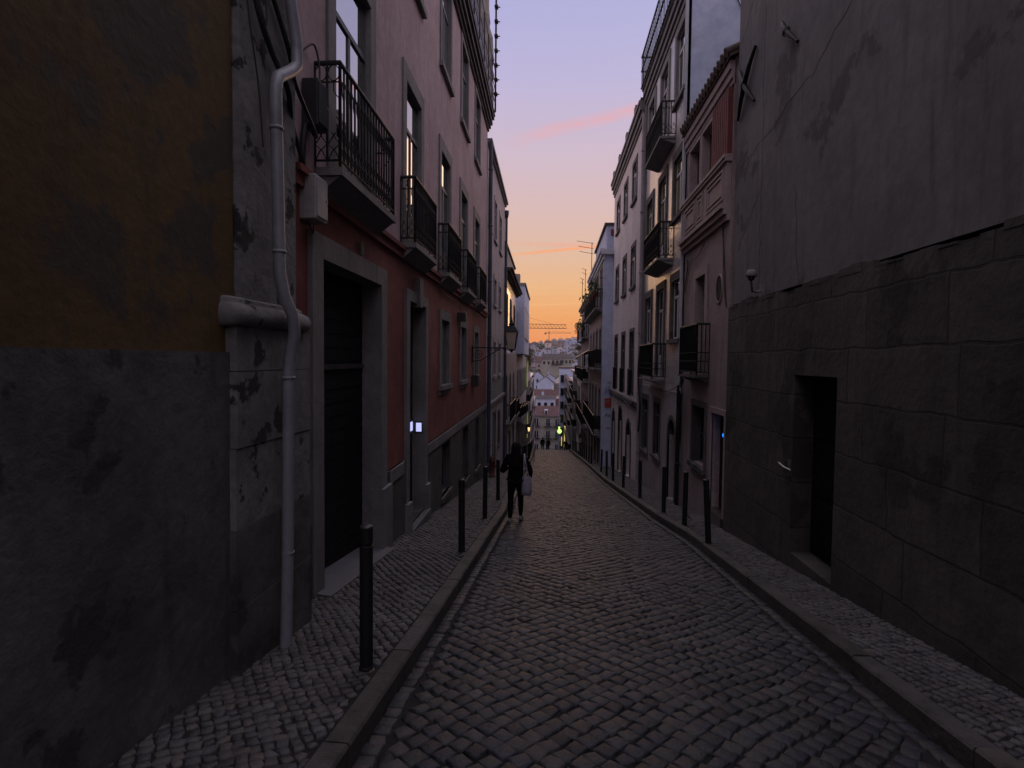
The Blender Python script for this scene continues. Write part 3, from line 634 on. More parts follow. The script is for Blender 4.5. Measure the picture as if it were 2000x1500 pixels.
# lit intercom panel by the second door, its reflection added as a glowing panel
t=thing('intercom_panel',(lx(10.25)-.1,10.28,.51),'square lit white panel on the jamb of the second door','lit panel')
a=MB(); L1.bx(a,10.272,10.292,-.155,-.01,.40,.62); a.build('case','boxd',t)
a=MB(); L1.bx(a,10.262,10.274,-.125,-.025,.43,.59); o=a.build('screen','e_white',t); bv=o.modifiers.new('b','BEVEL'); bv.width=.02; bv.segments=3
t=thing('panel_reflection',L1.P(9.9,-.19,.55),'glowing stand-in for the reflection of the lit panel in the dark second door','lit panel')
a=MB(); L1.bx(a,10.02,10.27,-.205,-.178,.42,.68); a.build('case','boxd',t)
a=MB(); L1.bx(a,10.04,10.2,-.186,-.170,.46,.62); a.build('screen','e_white',t)
cable('cable',[L1.P(11.2,.03,3.2),L1.P(12.6,.04,3.12),L1.P(14.2,.04,3.15),L1.P(14.3,.06,2.95)],.009,'thin black cable under the string course leading to the alarm box')
cable('cable',[L1.P(14.4,.05,2.9),L1.P(15.9,.05,3.1),L1.P(18,.05,3.15),L1.P(20.8,.05,3.1)],.009,'thin black cable running from the alarm box to the far corner')
cable('cable',[L2.P(21.2,.05,.9),L2.P(23,.05,.75),L2.P(26,.05,.8),L2.P(29.4,.05,.7)],.012,'thin cable along the grey pink building above its band') if 0 else None
# ===== L2
L2=B('grey_pink_building','narrow grey pink building with three window columns beyond the red building','L',21.0,29.6,lx(21),lx(29.6),-4.2,9.6,9,'greyp')
for (a_,b_) in [(21.5,22.4),(23.75,24.75),(26.2,27.3)]:
    L2.window(a_,b_,6.7,8.3,gm='glassd',sur=.13,sm='greyp',rec=.04); L2.window(a_,b_,4.05,5.1,gm='glassd',sur=.13,sm='greyp',rec=.04); L2.window(a_,b_,1.1,2.5,gm='glassd',sur=.14,sm='greyp',rec=.04,drop=.1)
L2.door(23.9,24.9,-3.05,-.55,sur=.12,sm='stone_d'); L2.window(26.4,27.2,-2.2,-.7,gm='glassd',sur=.1,sm='stone_d'); L2.door(21.6,22.4,-2.75,-.6,sur=.1,sm='stone_d')
L2.wall(.9,9.6,'greyp',name='upper_wall'); L2.wall(0.02,.9,'greyg',.01,name='tile_band'); L2.wall(-4.2,.02,'greyp',0,name='wall'); L2.finish()
L2.prof('string_course','stone',[(.10,-.06,.08)],21.1,29.6); L2.prof('cornice','stone',[(.08,9.5,9.6),(.16,9.6,9.72)],21,29.6)
a=MB(); L2.bx(a,25.2,29.0,-.6,.05,9.72,10.0); a.build('parapet','greyg',L2.root)
def pipe(name,x,y,z0,z1,r,m,label,top=False):
    a=MB(); a.tube([(x,y,z0),(x,y,z1)],r,10)
    if top: a.lathe([(r,0),(r*1.8,.2),(r*1.9,.35),(r*1.9,.4)],(x,y,z1),8)
    z=z0+1
    while z<z1: a.lathe([(r*1.25,-.03),(r*1.25,.03)],(x,y,z),10); z+=2
    return tag(a.build(name,m),label,'drainpipe')
pipe('drainpipe',lx(20.95)+.12,20.98,-2.4,9.6,.07,'bluepipe','dark blue drainpipe at the far corner of the red building')
pipe('drainpipe',lx(29.5)+.08,29.5,-3.5,8.9,.065,'bluepipe','dark blue drainpipe with hopper head beyond the grey pink building',True)
# ===== L3
L3=B('apricot_building','building with overhanging dark eave and tall apricot lit windows, left','L',29.7,41.6,lx(29.7),lx(41.6),-5.9,6.3,9,'ochre2')
for a_ in (30.9,34.2,37.8):
    L3.window(a_,a_+1.1,3.6,5.2,gm='glassd',sur=.12,sm='stone_d',rec=.04)
    L3.window(a_,a_+1.1,-1.6,.9,gm='glassd',sur=.12,sm='stone',rec=.04,arch=True,door=True,sill=False)
    L3.door(a_,a_+1.1,-5.4,-2.6,sur=.1,sm='stone_d')
L3.wall(2.1,6.3,'ochre2',name='upper_wall'); L3.wall(-1.9,2.1,'pink',name='wall'); L3.wall(-5.9,-1.9,'greyp',.01,name='base_wall'); L3.finish()
L3.prof('eave','roofb',[(.12,6.2,6.3),(.3,6.3,6.42),(.42,6.42,6.5)],29.7,41.6); a=MB(); L3.bx(a,29.9,38.5,-.3,.0,6.5,7.75); a.build('parapet','cream',L3.root); a=MB(); L3.bx(a,29.8,38.6,-.35,.08,7.75,7.85); a.build('parapet_coping','roofb',L3.root)
L3.balcony(30.4,36,-1.65,.3,1.0,thick=.12); L3.balcony(36.8,40.6,-1.9,.3,1.0,thick=.12)
L3.prof('cornice','stone',[(.1,-2.0,-1.85)],36.1,36.7)
# ===== L4..L6
L4=B('jettied_building','pale building whose upper storeys jut over the street, left','L',41.7,61.8,lx(41.7),lx(61.8),-8.2,5.2,9,'greyp')
for y in np.arange(42.8,60.5,2.5):
    L4.window(y,y+.9,-1.4,.9,gm='glassd',sur=.12,sm='stone',rec=.04,sill=False); L4.door(y,y+1,rz(y)+.12,rz(y)+2.5,sur=.1,sm='stone_d')
    if y>53.5: L4.window(y,y+.9,2.2,4.2,gm='glassd',sur=.12,sm='stone',rec=.04,sill=False)
L4.wall(-8.2,5.2); L4.finish()
a=MB(); L4.bx(a,42.2,53,-.5,.52,2.2,7.2); a.build('bay','bluew',L4.root)
a=MB(); L4.bx(a,42.1,53.1,-.5,.62,7.2,7.35); L4.bx(a,43.5,44.5,-.5,.1,7.35,8.2); a.build('bay_roof','stone',L4.root)
for y in (43.6,46.4,49.2):
    a=MB(); L4.bx(a,y,y+1.1,.5,.535,3.4,5.6); f=a.build('window','wood',L4.root); a=MB(); L4.bx(a,y-.1,y+1.2,.5,.55,5.6,5.75); L4.bx(a,y-.1,y+1.2,.5,.58,3.25,3.4); a.build('surround','stone',f)
for k,y in enumerate((43,47.6,52.2,56.8)): L4.balcony(y,y+4.0,-2.3-.28*k-1.0+.5,.28,.95,thick=.12,panel=True)
L5=B('plant_balcony_building','dull building with plants and lit green strip beyond the jettied one','L',62,80,lx(62)-.02,-3.9,-11.5,3.0,9,'greyp')
for y in np.arange(63,79,2.6):
    for z in (-9.2+(.0),-6.0,-2.8,.3): L5.window(y,y+1,z,z+1.9,gm='glassd',sur=.12,sm='stone',rec=.04,sill=False)
L5.wall(-11.5,3.0); L5.finish()
for z in (-6.2,-3.0): L5.balcony(62.6,79,z,.35,.95,thick=.12,panel=True)
L5.prof('cornice','stone',[(.2,2.9,3.05),(.3,3.05,3.15)],62,80)
L6=B('pale_lower_building','pale lavender walled building low down the street, left','L',80,107,-3.72,-4.55,-16.5,-.6,9,'pale')
for y in np.arange(82,105,3):
    for z in (-13.5,-10.2,-6.9,-3.6): L6.window(y,y+1.1,z,z+2,gm='glassd',sur=.12,sm='stone',rec=.04,sill=False)
L6.wall(-16.5,-.6); L6.finish(); L6.prof('cornice','roofb',[(.2,-.7,-.55),(.35,-.55,-.45)],80,107)
L7=B('dark_lower_building','dark corner building at the foot of the street, left','L',107,140,-4.7,-5.6,-24,-7,9,'greyp')
for y in np.arange(109,138,3.2):
    for z in (-20,-16.5,-13,-10): L7.window(y,y+1.2,z,z+2,gm='glassd',sur=.12,sm='stone',rec=.04,sill=False)
L7.wall(-24,-7); L7.finish(); L7.prof('cornice','roofb',[(.3,-7.1,-6.9)],107,140)
# ===== R0 the big dark wall on the right
rx=lambda y:3.06-.01286*y
R0=B('dark_rendered_building','tall dark building with cracked render over rough stone blocks, near right','R',-3,10.12,rx(-3),rx(10.12),-1.9,11.,9,'r0')
R0.door(6.35,7.42,-.62,1.6,m='doord',rec=.2,sur=.0,panels=3); R0.door(2.2,3.3,-.1,2.2,m='doord',sur=.15,sm='stone_d'); R0.window(.2,1.2,3.8,5.8,gm='glassd',sur=.15,sm='stone_d')
R0.wall(2.72,11.,'r0',0,name='upper_wall'); R0.wall(-1.9,2.66,'r0b',.045,name='stone_wall',Y1=10.2); R0.finish()
a=MB(); ys_=np.linspace(-3,10.2,60); 
for i in range(59):
    w0=.047+.004*math.sin(i*1.9); zt=2.70+.03*math.sin(i*.5)+.02*math.sin(i*1.3); R0.bx(a,ys_[i],ys_[i+1],-.02,w0,2.655,zt)
a.build('broken_ledge','r0b',R0.root)
# cracks & repairs in the render as real shallow ridges
def crack(name,pts,r,label,m='grout'):
    a=MB(); P=[R0.P(y+random.uniform(-.02,.02),-.001,z+random.uniform(-.02,.02)) for y,z in pts]; a.tube(P,r,4,True,False); o=a.build(name,m,R0.root); return o
def jl(y0,z0,y1,z1,n=12): return [(y0+(y1-y0)*k/n+random.uniform(-.03,.03),z0+(z1-z0)*k/n+random.uniform(-.03,.03)) for k in range(n+1)]
crack('crack',jl(9.95,4.9,7.4,5.2)+jl(7.3,5.2,6.4,5.5,5),.0045,'')
crack('crack',jl(8.95,8.5,8.9,2.8,24),.0045,'')
crack('crack',jl(10.0,7.0,9.1,7.6,8),.0045,'')
crack('crack',jl(9.9,3.6,9.0,4.3,8),.0045,'')
crack('crack',jl(7.7,4.0,7.55,2.8,8),.0045,'')
def ironX(name,y,z,L,ang,label):
    a=MB()
    for s_ in ang:
        dy,dz=math.cos(R(s_))*L,math.sin(R(s_))*L
        P=[R0.P(y-dy,.03,z-dz),R0.P(y-dy*.5,.06,z-dz*.5),R0.P(y,.07,z),R0.P(y+dy*.5,.06,z+dz*.5),R0.P(y+dy,.03,z+dz)]
        a.tube(P,[.022,.036,.045,.036,.026],6)
    a.lathe([(.05,-.04),(.05,.04)],R0.P(y,.07,z),8); return tag(a.build(name,'boll'),label,'wall anchor')
ironX('wall_anchor',9.62,6.15,.56,(47,133),'black iron X shaped wall anchor at the edge of the dark building')
ironX('wall_anchor',7.95,6.05,.38,(45,),'single slanting black iron anchor high on the dark wall, right edge')
# cctv
t=thing('security_camera',R0.P(8.45,.05,2.95),'small dome security camera on a curved arm above the rough stone blocks','camera')
p=R0.P(8.85,0,2.78); q=R0.P(8.42,.27,2.97)
a=MB(); a.tube([R0.P(8.7,.0,2.8),R0.P(8.68,.1,2.77),R0.P(8.58,.2,2.77),R0.P(8.44,.26,2.86),q],.016,8); a.build('arm','stone',t)
a=MB(); a.lathe([(.005,.085),(.045,.078),(.07,.045),(.075,.0),(.07,-.015)],q,14); a.build('housing','stone',t)
a=MB(); a.lathe([(.052,-.015),(.05,-.04),(.035,-.065),(.008,-.078)],q,14); a.build('dome','glassd',t)
a=MB(); R0.bx(a,8.64,8.76,-.01,.04,2.70,2.88); a.build('mount','stone',t)
t=thing('lever_handle',R0.P(7.5,.06,.43),'bright metal bracket handle beside the dark door at the right edge','handle'); a=MB(); a.tube([R0.P(7.45,.05,.40),R0.P(7.48,.12,.43),R0.P(7.62,.13,.46)],.018,8); a.build('lever','steel',t)
a=MB(); R0.bx(a,7.44,7.52,.04,.06,.33,.52); a.build('back_plate','steel',t)
# ===== R1 the small pink house
R1=B('pink_house','small ornate pink house with tiled eave, panelled parapet and one balcony','R',10.32,13.78,rx(10.32),rx(13.78),-2.3,7.0,7,'pink')
R1.door(10.36,11.2,-1.02,.80,m='doord',rec=.16,sur=.1,sm='pinktrim',panels=3)
R1.window(11.66,12.66,-.38,.84,gm='glassd',sur=.1,sm='stone_d',rec=.14,transom=0,bars=1)
R1.window(11.85,12.65,1.5,3.52,fm='wood',gm='glassd',sur=.14,sm='pinktrim',rec=.16,door=True,sill=False,transom=.78)
R1.window(11.5,12.35,5.35,6.42,fm='pinktrim',gm='glassd',sur=.05,sm='pinktrim',rec=.12,transom=0); R1.window(12.5,13.4,5.35,6.42,fm='pinktrim',gm='glassd',sur=.05,sm='pinktrim',rec=.12,transom=0)
R1.wall(4.4,7.0,'pink',name='upper_wall'); R1.wall(-2.3,4.4,'pink',.0,name='wall'); R1.finish()
R1.prof('cornice','pinktrim',[(.06,4.22,4.32),(.12,4.32,4.42),(.17,4.42,4.5)],10.4,13.78,.0)
R1.boxpart('parapet_block','pinktrim',10.40,13.7,.0,.08,4.5,5.22); R1.prof('parapet_rail','pinktrim',[(.12,5.22,5.28),(.14,5.28,5.34)],10.36,13.78)
for ya,yb in ((10.55,11.65),(11.95,12.4),(12.55,13.5)):
    a=MB(); q=.035
    for k,(e,w_) in enumerate(((0,.105),(.09,.10))):
        y0,y1,z0,z1=ya+e,yb-e,4.6+e,5.14-e
        R1.bx(a,y0,y0+q,.07,w_,z0,z1); R1.bx(a,y1-q,y1,.07,w_,z0,z1); R1.bx(a,y0+q,y1-q,.07,w_,z0,z0+q); R1.bx(a,y0+q,y1-q,.07,w_,z1-q,z1)
    a.build('panel_moulding','pinktrim',R1.root)
a=MB()
for k in range(9): y=10.42+k*.115; R1.bx(a,y,y+.075,.02,.075,5.36,6.5)
R1.bx(a,10.38,11.45,-.02,.03,5.34,6.52); a.build('slatted_shutter','maroon',R1.root)
R1.prof('eave_moulding','pink',[(.03,6.5,6.6),(.06,6.6,6.75),(.09,6.75,6.9)],10.32,13.78)
# tiled eave: roof slope with rounded tile rows
a=MB(); n=17
for k in range(n):
    y=10.3+k*(3.6/n); 
    for j in range(6):
        w0,w1=.17-j*.34,.17-(j+1)*.34-.04; z0,z1=7.0+j*.15,7.0+(j+1)*.15+.02
        a.tube([R1.P(y,w0,z0),R1.P(y,w1,z1)],[.085,.07],8,True)
a.build('roof','roofd',R1.root)
a=MB(); p=[R1.P(10.2,.12,6.9),R1.P(13.85,.12,6.9),R1.P(13.85,-3.,8.25),R1.P(10.2,-3.,8.25)]; a.add(p+[(x,y,z+.05) for x,y,z in p],[(3,2,1,0),(4,5,6,7),(0,1,5,4),(1,2,6,5),(2,3,7,6),(3,0,4,7)]); a.build('roof_deck','roofd',R1.root)
R1.balcony(11.5,12.98,1.48,.24,1.0,'box',slabm='stone_d',thick=.1,panel=False,gap=.09)
a=MB(); R1.bx(a,11.5,12.96,.22,.23,1.78,2.15); a.build('balcony_screen','boxd',R1.root)
# oval niche: flat disc, the shade of the recess painted near black
a=MB(); n=20; cy,cz=10.93,3.09
def ell(ra,rb,w_): return [R1.P(cy+ra*math.cos(2*math.pi*k/n),w_,cz+rb*math.sin(2*math.pi*k/n)) for k in range(n)]
a.ringloft([ell(.225,.285,.0),ell(.215,.27,.02),ell(.195,.245,.02),ell(.18,.23,.005)],False); a.build('oval_frame','pink',R1.root)
a=MB(); a.add(ell(.18,.23,.008),[tuple(range(n))]); a.build('niche_shade','doord',R1.root)
a=MB(); R1.bx(a,10.2,11.75,.0,.30,-1.62,-1.30); a.build('door_step','stone_d',R1.root)
a=MB(); R1.bx(a,10.36,11.2,-.16,.05,-1.3,-1.01); a.build('threshold','steel',R1.root)
t=thing('blue_light',R1.P(10.8,-.14,.41),'small glowing blue light on the dark door of the pink house','light'); a=MB(); a.lathe([(.002,-.045),(.03,-.035),(.042,0),(.03,.035),(.002,.045)],R1.P(10.8,-.12,.41),12); a.build('bulb','e_blue',t); a=MB(); R1.bx(a,10.7,10.92,-.162,-.14,.22,.56); a.build('case','boxd',t)
pp=pipe('drainpipe',rx(13.7)-.09,13.7,-1.65,1.2,.05,'iron','dark lower drainpipe between pink house and tiled building')
cable('cable',[R1.P(13.6,.03,4.1),R1.P(13.3,.04,3.9),R1.P(13.65,.05,3.2),R1.P(13.7,.04,2.5),R1.P(13.75,.04,1.4),R1.P(13.7,.1,1.1)],.014,'black cable falling from the pink cornice to the drainpipe')
cable('cable',[R1.P(10.75,.03,4.2),R1.P(10.6,.03,3.7),R1.P(10.45,.03,3.0),R1.P(10.33,.04,2.7)],.011,'thin black cable on the pink wall beside the oval')
cable('cable',[R1.P(10.66,.03,4.2),R1.P(10.6,.03,3.3),R1.P(10.4,.03,2.7)],.007,'very thin cable beside the oval, nearest the dark building')
cable('cable',[R1.P(11.9,.03,4.15),R1.P(12.4,.05,3.95),R1.P(13.0,.05,3.9),R1.P(13.5,.04,3.3)],.008,'thin wire sagging under the pink cornice')
# ===== R2 glazed tile building
R2=B('tiled_building','tall pale tiled building with stacked balconies behind the pink house','R',13.8,19.65,rx(13.8)-.03,rx(19.65)-.03,-3.,10.5,8,'tile')
near=(14.05,15.0); midc=(16.0,17.0); far=(18.05,19.05)
for c_ in (near,far):
    R2.window(*c_,8.15,9.8,gm='glass',sur=.17,sm='stone',fm='woodl',rec=.05); R2.window(*c_,5.3,6.75,gm='glassy',sur=.17,sm='stone_d',fm='woodl',rec=.05); R2.window(*c_,2.3,3.75,gm='glass' ,sur=.17,sm='stone_d',fm='woodl',rec=.05)
for (z0,z1,g_,sm_) in ((7.5,9.8,'glass','stone'),(4.45,6.8,'glassy','stone_d'),(1.35,3.75,'glass','stone_d')): R2.window(*midc,z0,z1,gm=g_,sur=.17,sm=sm_,fm='woodl',rec=.05,door=True,sill=False,transom=.76)
R2.window(18.2,19.2,-1.1,.55,gm='glassd',sur=.14,sm='stone_d',fm='wood',rec=.05,transom=.75); R2.window(16.2,17.1,-.95,.58,gm='glassd',sur=.14,sm='stone_d',fm='wood',rec=.05,transom=.75)
R2.door(14.2,15.05,-1.75,.3,m='doord',sur=.12,sm='stone_d',arch=True)
R2.wall(1.0,10.5,'tile',name='tiled_wall'); R2.wall(-3.,1.0,'greyp',.02,name='base_wall'); R2.finish()
R2.prof('cornice','stone',[(.04,10.1,10.25),(.09,10.25,10.4),(.14,10.42,10.6),(.18,10.6,10.68)],13.8,19.65)
R2.boxpart('corner_pilaster','white',13.8,13.93,-.1,.05,-.2,10.1); R2.boxpart('corner_pilaster','stone',19.45,19.65,-.1,.06,-2.9,10.1)
R2.boxpart('side_wall','bluew',13.74,13.8,-7.9,-.06,5.0,14.5); R2.boxpart('attic','bluew',13.8,19.6,-7.9,-1.6,10.5,14.5)
a=MB(); 
for k in range(30): y=14+k*.19; R2.bx(a,y-.008,y+.008,.2,.22,10.62,11.6)
for zz in (10.75,11.3,11.75): R2.bx(a,14,19.6,.19,.23,zz-.1,zz-.065)
R2.bx(a,19.56,19.6,-1.5,.22,11.65,11.69); R2.bx(a,19.56,19.6,-1.5,.22,11.2,11.23)
for k in range(8): R2.bx(a,19.57,19.59,-1.4+k*.22,-1.38+k*.22,10.62,11.75)
a.build('roof_railing','iron',R2.root)
R2.balcony(14.95,17.25,7.38,.37,.86,'ornate',slabm='stone',gap=.12,thick=.12); R2.balcony(14.95,17.25,4.36,.37,.9,'ornate',slabm='stone',gap=.12,thick=.12)
R2.balcony(15.65,17.85,1.27,.35,.94,'box',slabm='stone',gap=.1,thick=.1); R2.boxpart('balcony_screen','boxd',15.68,17.82,.33,.34,1.5,2.2)
pipe('drainpipe',rx(19.6)-.12,19.66,-2.3,9.9,.06,'greyp','grey drainpipe at far corner of tiled building')
cable('cable',[R2.P(13.7,-.5,11.),R2.P(13.72,-1.2,9.6),R2.P(13.72,-1.9,8.0)],.012,'thin black wire hanging down the pale side wall above the pink house')
# ===== R3 pale building
R3=B('mauve_building','pale mauve four storey building with plain square windows in threes, right','R',19.7,28.85,rx(19.7)-.08,rx(28.85)-.08,-4.3,9.9,8,'pale')
for c_ in ((21.3,22.3),(23.85,24.85),(26.45,27.5)):
    R3.window(*c_,7.65,9.0,gm='glass',sur=.13,sm='stone_d',fm='woodl',rec=.035); R3.window(*c_,4.5,5.95,gm='glass',sur=.13,sm='stone_d',fm='woodl',rec=.035)
    R3.window(*c_,.48,2.85,gm='glassd',sur=.1,sm='stone_d',fm='wood',rec=.04,door=True,sill=False)
for c_,h_ in (((21.7,22.9),-.55),((24.3,25.5),-.25),((27.0,28.1),-.6)): R3.door(*c_,rz(c_[0])+.02,h_,m='doord',sur=.12,sm='stone_d',arch=True)
R3.wall(-4.3,10.1); R3.finish()
for c_ in ((21.2,22.4),(23.75,24.95),(26.35,27.6)): 
    a=MB(); 
    for k in range(9): y=c_[0]+(c_[1]-c_[0])*k/8; a.tube([R3.P(y,.07,.45),R3.P(y,.07,1.45)],.009,5)
    a.tube([R3.P(c_[0],.07,1.45),R3.P(c_[1],.07,1.45)],.014,5); a.build('window_rail','iron',R3.root)
R3.prof('string_course','stone_d',[(.06,.1,.2),(.12,.2,.34)],19.8,28.8)
R3.prof('cornice','stone',[(.05,9.7,9.85),(.1,9.85,10.02),(.17,10.05,10.25),(.21,10.25,10.36)],19.7,28.85); R3.boxpart('roof_edge','roofd',19.7,28.7,-3,.15,10.36,10.45)
for k,y in enumerate((20.6,23,25.4,27.6)): R3.boxpart('roof_vent','stone',y,y+.35,.02,.2,10.36,10.6)
cable('cable',[R3.P(20.2,.14,.36),R3.P(21.2,.13,.12),R3.P(22.6,.15,.2),R3.P(24.3,.14,-.02),R3.P(26,.14,.12),R3.P(28.6,.14,.3)],.016,'black cable sagging under the sill band of the mauve building')
cable('cable',[R3.P(25.2,.14,.05),R3.P(24.8,.10,-.25),R3.P(24.75,.06,-.8),R3.P(24.72,.05,-1.6)],.013,'short black cable dropping between the arched doors of the mauve building')
cable('cable',[R2.P(19.5,.1,2.1),R2.P(19.4,.16,1.5),R2.P(19.5,.12,.9),R2.P(19.3,.1,.2),R2.P(19.55,.1,-.6)],.03,'thick dark cable bundle at the far end of the tiled building')
cable('cable',[R1.P(13.45,.05,1.35),R1.P(13.5,.1,1.15),R1.P(13.3,.12,1.0),R1.P(13.6,.1,.7),R1.P(13.68,.1,.2)],.03,'dark cable coil beneath the pink house balcony')
cable('cable',[R2.P(14.0,.05,1.15),R2.P(15.2,.06,.98),R2.P(17,.06,.95),R2.P(19.4,.06,1.0)],.010,'thin cable running along the base of the tiled wall')
# ===== R4 set-forward building with blank side wall
R4=B('set_forward_building','building standing forward with blank blue grey side wall and planted balconies','R',28.9,40.5,2.14,2.06,-6.,7.1,7,'pink')
for y in (29.7,32.3,34.9,37.5):
    for z0,z1 in ((4.5,6.5),(1.5,3.4),(-1.9,.3)): R4.window(y,y+1.1,z0,z1,gm='glassd' if z0<4 else 'glass',sur=.13,sm='stone',rec=.04,sill=False,door=True)
    R4.door(y,y+1.1,rz(y)+.1,-2.4,m='doord',sur=.1,sm='stone_d')
R4.wall(-6,7.1); R4.finish()
R4.boxpart('side_wall','bluew',28.84,28.9,-6.9,0.02,-4.5,7.1); R4.prof('cornice','white',[(.06,6.7,6.9),(.13,6.9,7.1),(.19,7.1,7.25)],28.7,40.5)
a=MB(); a.box(1.98,9,28.62,28.84,6.95,7.18); a.build('side_cornice','white',R4.root)
R4.boxpart('penthouse','bluew',29.4,37,-5,-.15,7.25,8.5); R4.boxpart('penthouse_roof','roofb',29.3,37.1,-5.1,-.05,8.5,8.62)
a=MB(); a.box(2.5,3.2,29.36,29.4,8.0,8.3); a.build('penthouse_window','maroon',R4.root)
R4.balcony(29.4,40,4.4,.35,.95,thick=.13); R4.balcony(29.4,40,1.35,.35,.95,thick=.12,panel=True); R4.balcony(29.4,40,-2.0,.35,.95,thick=.12,panel=True)
a=MB(); a.box(2.28,2.62,28.80,28.84,-.55,-.1); a.build('poster','poster',R4.root)
a=MB(); a.box(2.3,2.6,28.785,28.80,-.22,-.19); a.box(2.3,2.55,28.785,28.80,-.33,-.30); a.build('poster_lines','cream',R4.root)
a=MB()
def scr(pts,r): a.tube([(x,28.825,z) for x,z in pts],r,4,True,False)
scr([(2.3,.1),(2.36,.5),(2.42,.15),(2.5,.55),(2.56,.2)],.018); scr([(2.3,-1.0),(2.4,-.85),(2.5,-1.0),(2.58,-.88)],.02); scr([(2.35,-1.6),(2.5,-1.55),(2.6,-1.62)],.02); scr([(2.42,.6),(2.5,.75),(2.6,.6)],.015)
a.build('graffiti','ink',R4.root)
# ===== R5.. down the street
R5=B('brown_balcony_building','brownish building with washing on its balconies, right','R',40.6,52,2.10,1.98,-7.,6.1,7,'pink')
for y in np.arange(41.4,51,2.5):
    for z in (3.6,.4,-2.8): R5.window(y,y+1,z,z+1.9,gm='glassd',sur=.12,sm='stone',rec=.04,sill=False)
    R5.door(y,y+1,rz(y)+.1,-3.9,sur=.1,sm='stone_d')
R5.wall(-7,6.1); R5.finish(); R5.prof('cornice','stone',[(.2,5.9,6.05),(.3,6.05,6.2)],40.6,52)
for z in (3.4,.2,-3.0): R5.balcony(41,51.6,z,.4,.95,thick=.12,panel=(z<3))
R6=B('balconied_lower_building','grey building with flat awning edge farther down, right','R',52,60,1.97,1.93,-8.4,3.0,7,'pale')
for y in np.arange(53,59.5,2.4):
    for z in (.5,-2.6,-5.6): R6.window(y,y+1,z,z+1.9,gm='glass' if z>0 else 'glassd',sur=.12,sm='stone',rec=.04,sill=False)
R6.wall(-8.4,3.); R6.finish(); R6.prof('cornice','stone',[(.2,2.8,2.95),(.35,2.95,3.1)],52,60); R6.balcony(52.4,59.6,-2.8,.4,.95,thick=.12,panel=True); R6.balcony(52.4,59.6,.3,.3,.95,thick=.12)
R7=B('green_grey_building','green grey building with round arch beyond the crest, right','R',60,76,1.92,1.85,-11.5,.5,7,'greyg')
for y in np.arange(61,75,2.6):
    for z in (-2.2,-5.2,-8.4): R7.window(y,y+1,z,z+1.9,gm='glassd',sur=.12,sm='stone',rec=.04,sill=False)
R7.wall(-11.5,.5); R7.finish(); R7.prof('cornice','pinktrim',[(.2,.3,.5),(.4,.5,.65)],60,76)
for z in (-2.4,-5.4): R7.balcony(60.5,75,z,.45,.95,thick=.12,panel=True)
R8=B('dim_lower_building','dim building with many small balconies below the crest, right','R',76,104.5,1.8,1.5,-16.5,-1.2,7,'greyp')
for y in np.arange(77.5,103,3.2):
    for z in (-13.4,-10.2,-7,-4): R8.window(y,y+1.1,z,z+1.9,gm='glassd',sur=.12,sm='stone',rec=.04,sill=False)
R8.wall(-16.5,-1.2); R8.finish(); R8.prof('cornice','roof',[(.3,-1.3,-1.1),(.5,-1.1,-.95)],76,104.5)
for z in (-4.2,-7.2,-10.4): R8.balcony(77,104,z,.5,.95,thick=.12,panel=True)
# R9 pale slab whose end wall looks up the street
t=thing('pale_slab_building',(2,115,-22),'tall narrow pale lavender building end at the foot of the street','building')
a=MB(); a.box(.12,9,105,130,-24,.3); a.build('wall','bluew',t)
a=MB(); a.box(0.02,9.1,104.9,130.1,.3,.5); a.build('roof','roofb',t)
for k in range(6):
    z=-14.2+k*2.4; a=MB(); a.box(.35,.95,104.9,105.02,z,z+1.3); f=a.build('window','glassd',t); a=MB(); a.box(.3,1.0,104.8,104.95,z-.12,z); a.build('sill','stone',f)
    a=MB(); a.box(1.1,1.5,104.86,105.02,z,z+1.5); a.build('shutter','pink',t)
# end building with red roof
t=thing('red_roofed_house',(-2.5,155,-24.5),'cream house with red roof and dormer closing the foot of the street','house')
a=MB(); a.box(-9,4,150,160,-25,-12.6); a.build('wall','cream',t)
a=MB(); p=[(-9.2,149.6,-12.7),(4.2,149.6,-12.7),(4.2,155,-10.5),(-9.2,155,-10.5),(4.2,160.4,-12.7),(-9.2,160.4,-12.7)]; a.add(p,[(0,1,2,3),(3,2,4,5),(0,3,5),(1,4,2),(0,5,4,1)]); rf=a.build('roof','roof',t)
a=MB(); a.box(-3.6,-2.7,150.6,152.5,-12.6,-11.2); a.build('dormer','white',rf); a=MB(); a.box(-3.4,-2.9,150.55,150.62,-12.3,-11.5); a.build('dormer_window','glassd',rf)
a=MB(); a.box(-9.1,4.1,149.7,150,-12.95,-12.6); a.build('cornice','stone',t)
for x in (-5.6,-2.6,-.2,2.2):
    for z in (-15.4,-18.6,-22):
        a=MB(); a.box(x-.55,x+.55,149.9,150.02,z,z+1.9); f=a.build('window','glassd',t)
        a=MB(); a.box(x-.05,x+.05,149.86,149.92,z,z+1.9); a.box(x-.6,x-.5,149.85,149.95,z,z+1.9); a.box(x+.5,x+.6,149.85,149.95,z,z+1.9); a.build('frame','white',f)
        a=MB(); a.box(x-1,x+1,149.3,150,z-.15,z)
        for k in range(11): a.box(x-1+k*.2-.015,x-1+k*.2+.015,149.3,149.34,z,z+.8)
        a.box(x-1,x+1,149.28,149.34,z+.8,z+.86); a.build('balcony','ironb',t)
